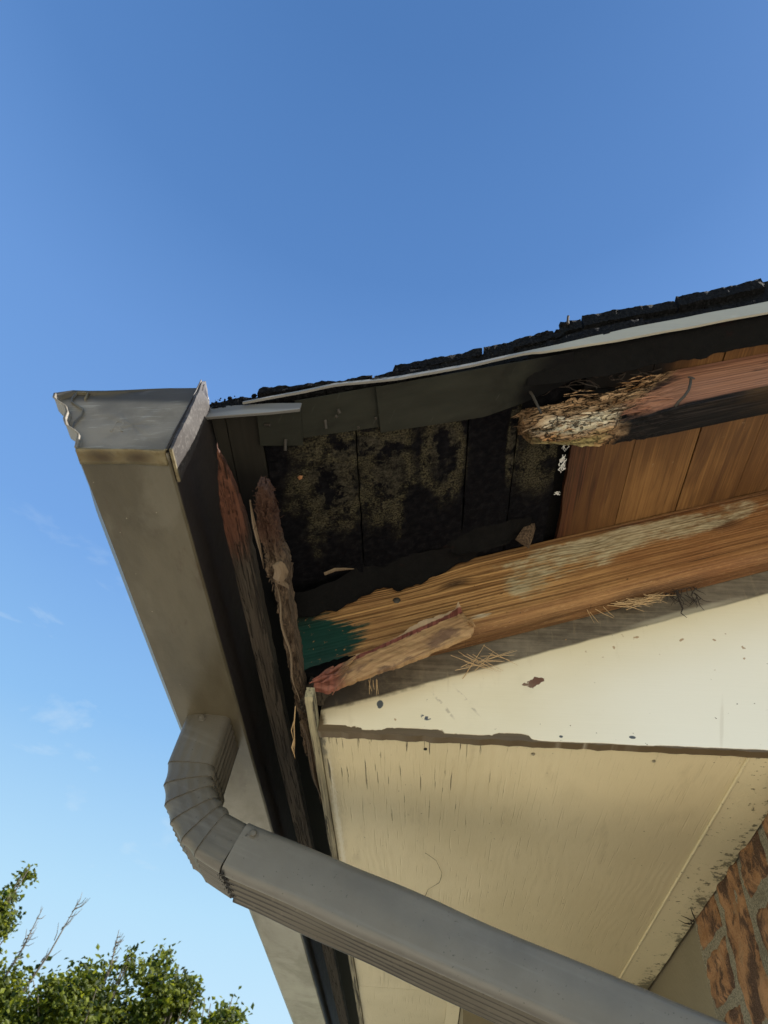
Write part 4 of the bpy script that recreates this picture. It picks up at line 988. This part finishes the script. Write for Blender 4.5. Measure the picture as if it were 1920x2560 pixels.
# ------------------------------------------------------------------ loose things
def tuft(name, label, cat, c, n, ln, spread, base_dir, rad=.0009, ma='needle', seed=1, group=None):
    random.seed(seed); c = Vector(c); V, F = [], []
    for i in range(n):
        d = (Vector(base_dir)+Vector([random.uniform(-1, 1)*s for s in spread])).normalized(); L = ln*random.uniform(.4, 1.1)
        q_ = random.uniform(-1, 1)*ln*.45; p = c+Vector((q_, random.uniform(-.004, .004), q_*.30+random.uniform(-1, 1)*ln*.09)); bend = Vector((random.uniform(-.3, .3), 0, random.uniform(-.4, .05)))*L
        tube('', None, None, [p-d*L*.5, p+bend*.15, p+d*L*.5+bend*.1], [rad, rad, rad*.5], 4, joined=(V, F))
    t = thing(name, label, cat, tuple(W(c)), group)
    o = link('needle', V, F, MT[ma], t); o['kind'] = 'stuff'
    return t
tuft('pine_needles', 'loose tuft of dry pine needles below the torn board end', 'pine needles', (.128, 1.482, 1.108), 20, .100, (.9, .15, .8), (1, 0, -.1), seed=3, group='dry pine needles on the gable board')
tuft('pine_needles', 'larger tangle of dry pine needles wedged under the rafter', 'pine needles', (.53, 1.475, 1.312), 34, .120, (.35, .15, .5), (1, 0, .25), seed=5, group='dry pine needles on the gable board')
tuft('pine_needles', 'two crossed pine needles between the two bigger tufts', 'pine needles', (.432, 1.475, 1.268), 4, .075, (.4, .1, .9), (.7, 0, -.9), seed=8, group='dry pine needles on the gable board')
tuft('pine_needles', 'short stalks hanging from the middle of the torn board', 'pine needles', (-.115, 1.43, .990), 5, .045, (.35, .1, .3), (.1, 0, -1), seed=9, group='dry pine needles on the gable board')
tt = thing('spider_thread', 'fine curled dark thread stuck to the middle of the soffit', 'thread', tuple(W((.02, 2.2, .915))))
tube('strand', MT['edge_board'], tt, [(.001, 2.133, .918), (.033, 2.174, .916), (.052, 2.254, .915), (.050, 2.295, .915), (.046, 2.327, .915), (.013, 2.383, .915), (.004, 2.44, .914)], [.0004, .0005, .0007, .0008, .0007, .0006, .0014], 4)
tt = thing('grass_wisp', 'dark wisp of dead grass caught in the joint between trim and brick', 'grass', tuple(W((.80, 2.45, .90))))
V, F = [], []
for pts in ([(.826, 2.47, .902), (.800, 2.44, .899), (.778, 2.425, .900)], [(.826, 2.45, .902), (.805, 2.40, .898), (.790, 2.36, .900)], [(.827, 2.49, .902), (.800, 2.475, .897), (.776, 2.455, .899)], [(.824, 2.455, .902), (.815, 2.48, .896), (.800, 2.47, .895)]): tube('', None, None, pts, [.0022, .0016, .0006], 4, joined=(V, F))
link('stalk', V, F, MT['twig'], tt)
tt = thing('dead_roots', 'dark tangle of dead roots dangling over the gable board', 'roots', tuple(W((.665, 1.49, 1.36))))
V, F = [], []; random.seed(21)
for i in range(34):
    p = Vector((.66+random.uniform(-.05, .045), 1.488, 1.372+random.uniform(-.03, .025))); pts = [p.copy()]; d = Vector((random.uniform(-.6, .6), 0, random.uniform(-1, .1)))
    for k in range(6): d += Vector((random.uniform(-.7, .7), random.uniform(-.2, .2), random.uniform(-.6, .4))); p = p+d.normalized()*.0085; pts.append(p.copy())
    tube('', None, None, pts, [.0016, .0014, .0012, .0011, .0009, .0007, .0004], 4, joined=(V, F))
tube('', None, None, [(.648, 1.487, 1.37), (.646, 1.485, 1.33), (.648, 1.484, 1.30), (.640, 1.484, 1.285), (.652, 1.484, 1.27)], [.003, .0025, .0022, .0015, .0006], 5, joined=(V, F))
link('root', V, F, MT['twig'], tt)['kind'] = 'stuff'
tt = thing('twigs', 'wiry twigs caught under the drip edge above the rotten rafter end', 'twigs', tuple(W((.30, .95, 1.49))))
V, F = [], []; random.seed(31)
for i in range(26):
    u_ = random.random(); p = Vector((.27+.26*u_, .93+random.uniform(-.01, .01), 1.475+.095*u_+random.uniform(-.012, .02))); pts = [p.copy()]; d = Vector((random.uniform(-1, 1), 0, random.uniform(-.5, .6)))
    for k in range(7): d += Vector((random.uniform(-.6, .6), random.uniform(-.2, .2), random.uniform(-.6, .6))); p = p+d.normalized()*.009; pts.append(p.copy())
    tube('', None, None, pts, [.0018, .0016, .0014, .0012, .001, .0008, .0006, .0003], 4, joined=(V, F))
link('twig', V, F, MT['twig'], tt)['kind'] = 'stuff'
tt = thing('straw', 'thin dry straw dangling beside the splintered fascia board', 'straw', tuple(W((-.29, 1.5, .92))))
V, F = [], []
tube('', None, None, [(-.292, 1.40, .905), (-.300, 1.46, .895), (-.306, 1.53, .893), (-.312, 1.58, .892)], [.0012, .0016, .0014, .0006], 4, joined=(V, F))
tube('', None, None, [(-.300, 1.45, .897), (-.308, 1.48, .893), (-.306, 1.52, .89)], [.0012, .0012, .0005], 4, joined=(V, F))
tube('', None, None, [(-.306, 1.52, .893), (-.313, 1.55, .89), (-.311, 1.595, .89)], [.0022, .0028, .0006], 4, joined=(V, F))
link('stalk', V, F, MT['needle'], tt)
tt = thing('cobweb', 'white cobweb shreds hanging in the gap between black and brown boards', 'cobweb', tuple(W((.318, 1.15, 1.49))))  # the white webs also stand in for sunlight through the unopened gap
V, F = [], []; random.seed(12)
for (y0, y1, w_) in ((1.030, 1.052, .007), (1.050, 1.085, .0030), (1.098, 1.128, .0022), (1.140, 1.165, .0045), (1.150, 1.185, .0030), (1.172, 1.192, .0050), (1.262, 1.270, .0022)):
    for q in range(5):
        n = 7; b0 = len(V); xo = .319+random.uniform(-.006, .006); zo = random.uniform(-.010, -.002)
        for k in range(n+1):
            t = k/n; ww = w_*random.uniform(.08, .55)*math.sin(math.pi*(.1+.8*t)); xx = xo+.004*math.sin(t*7+q*2)+random.uniform(-.0015, .0015); zz = zdeck(xx)+zo
            V += [Vector((xx-ww, y0+(y1-y0)*t, zz)), Vector((xx+ww, y0+(y1-y0)*t+random.uniform(-.002, .002), zz-.001))]
        for k in range(n): F.append((b0+2*k, b0+2*k+1, b0+2*k+3, b0+2*k+2))
crumb((.318, 1.035, zdeck(.318)-.010), .0055)
link('web_shred', V, F, MT['web'], tt)['kind'] = 'stuff'
lf = thing('dry_leaf', 'tiny orange dry leaf stuck to the black roof boards', 'leaf', tuple(W((-.300, 1.041, 1.262))))
link('blade', [(-.306, 1.043, 1.262), (-.300, 1.036, 1.260), (-.294, 1.040, 1.264), (-.296, 1.048, 1.263), (-.302, 1.050, 1.261)], [(0, 1, 2, 3, 4)], MT['leafdry'], lf)
tw = thing('roof_twig', 'short upright twig standing on the black shingles', 'twig', tuple(W((.303, .84, 1.61))))
tube('stem', MT['twig'], tw, [(.300, .84, 1.600), (.303, .838, 1.625), (.305, .838, 1.634)], [.004, .003, .0035], 5)

# ------------------------------------------------------------------ trees
def leafmesh(parent, blobs, n, size, seed):
    random.seed(seed); V, F, tone = [], [], []
    tot = sum(b[1][0]*b[1][1]*b[1][2] for b in blobs)
    for c, r_ in blobs:
        k = max(40, int(n*r_[0]*r_[1]*r_[2]/tot)); c = Vector(c)
        clumps = []
        for q in range(max(6, k//85)):
            d = Vector((random.gauss(0, 1), random.gauss(0, 1), random.gauss(0, 1))).normalized()*random.uniform(.35, 1.05)
            clumps.append(c+Vector((d[0]*r_[0], d[1]*r_[1], d[2]*r_[2])))
        for i in range(k):
            q = random.choice(clumps); s_ = min(r_)*.11+.08; p = q+Vector([random.gauss(0, 1)*s_ for _ in range(3)])
            a = Vector([random.uniform(-1, 1) for _ in range(3)]).normalized(); b = a.orthogonal().normalized(); cN = a.cross(b)
            L = size*random.uniform(.6, 1.25); b0 = len(V)
            V += [p-a*L*.5, p+b*L*.36+cN*L*.1, p+a*L*.55, p-b*L*.36+cN*L*.1]; F += [(b0, b0+1, b0+2), (b0, b0+2, b0+3)]
            t = random.random()**1.3; tone += [t]*4
    me = bpy.data.meshes.new('crown'); base = parent.location; me.from_pydata([tuple(v-base) for v in V], [], F)
    at = me.attributes.new('tone', 'FLOAT', 'POINT'); at.data.foreach_set('value', tone); me.materials.append(MT['leaf'])
    o = bpy.data.objects.new('crown', me); C.objects.link(o); o.parent = parent; o['kind'] = 'stuff'
def tree(label, foot, trunk_top, blobs, n, size, seed, bare=()):
    t = thing('tree', label, 'tree', foot, 'trees beyond the gutter'); random.seed(seed)
    V, F = [], []; foot = Vector(foot); top = Vector(trunk_top)
    tube('', None, None, [foot, foot.lerp(top, .35)+Vector((.1, .1, 0)), foot.lerp(top, .7)+Vector((-.1, 0, 0)), top], [.20, .15, .10, .04], 9, joined=(V, F))
    tk = link('trunk', V, F, MT['bark'], t, norm=False, smooth=60)
    V, F = [], []
    for c, r_ in blobs:
        c = Vector(c)
        for i in range(6):
            s0 = foot.lerp(top, random.uniform(.45, .9)); e = c+Vector((random.uniform(-.8, .8)*r_[0], random.uniform(-.8, .8)*r_[1], random.uniform(-.3, .9)*r_[2]))
            md = s0.lerp(e, .5)+Vector((0, 0, -.1)); tube('', None, None, [s0, md, e], [.05, .03, .008], 5, joined=(V, F))
    for (a, b) in bare:
        a, b = Vector(a), Vector(b); d = (b-a); tube('', None, None, [a, a.lerp(b, .5)+Vector((.06, 0, -.03)), b], [.035, .02, .006], 5, joined=(V, F))
        for k in range(16):
            s0 = a.lerp(b, .25+.7*random.random()); e = s0+Vector((random.uniform(-.1, .75), random.uniform(-.3, .3), random.uniform(.2, .8)))*d.length*.20
            tube('', None, None, [s0, s0.lerp(e, .5)+Vector((.03, 0, -.03)), e], [.012, .009, .004], 4, joined=(V, F))
    link('branch', V, F, MT['bark'], t, norm=False)['kind'] = 'stuff'
    leafmesh(t, blobs, n, size, seed)
h = CZ
tree('tall narrow leafy tree at the left edge of the picture', (-10.6, 18, 0), (-10.0, 18, h+5.6),
     [((-10.15, 18, h+4.3), (1.1, .9, 1.0)), ((-9.75, 18, h+5.55), (.48, .5, .65)), ((-9.52, 18, h+6.4), (.22, .3, .62))], 7500, .11, 2)
tree('wide bushy tree with bare upright twigs in its crown', (-7.3, 18.5, 0), (-7.3, 18.5, h+3.6),
     [((-8.3, 18.3, h+3.35), (1.15, 1.2, 1.0)), ((-7.1, 18.5, h+3.75), (1.0, 1.2, 1.15)), ((-6.6, 18.4, h+5.0), (.30, .35, .60)), ((-8.9, 18, h+4.1), (.6, .6, .6)), ((-7.45, 18, h+4.2), (.9, .8, .45))], 12500, .13, 4,
     bare=(((-8.6, 18, h+4.0), (-7.95, 18, h+6.25)), ((-9.1, 18, h+4.2), (-8.75, 18, h+6.0)), ((-6.9, 18.2, h+4.4), (-6.9, 18.2, h+5.7))))
tree('round leafy tree to the right of the bushy one', (-5.6, 19, 0), (-5.6, 19, h+4.2),
     [((-5.75, 19, h+4.6), (.62, .8, .95)), ((-6.2, 19, h+3.7), (.9, .9, .95)), ((-5.3, 19, h+4.75), (.35, .4, .50))], 6500, .13, 6)
tree('smallest leafy tree crown nearest the gutter', (-4.5, 19, 0), (-4.5, 19, h+3.6),
     [((-4.45, 19, h+4.15), (.48, .6, .55)), ((-4.7, 19, h+3.5), (.75, .7, .6)), ((-4.15, 19, h+4.5), (.18, .3, .28))], 2700, .13, 8)
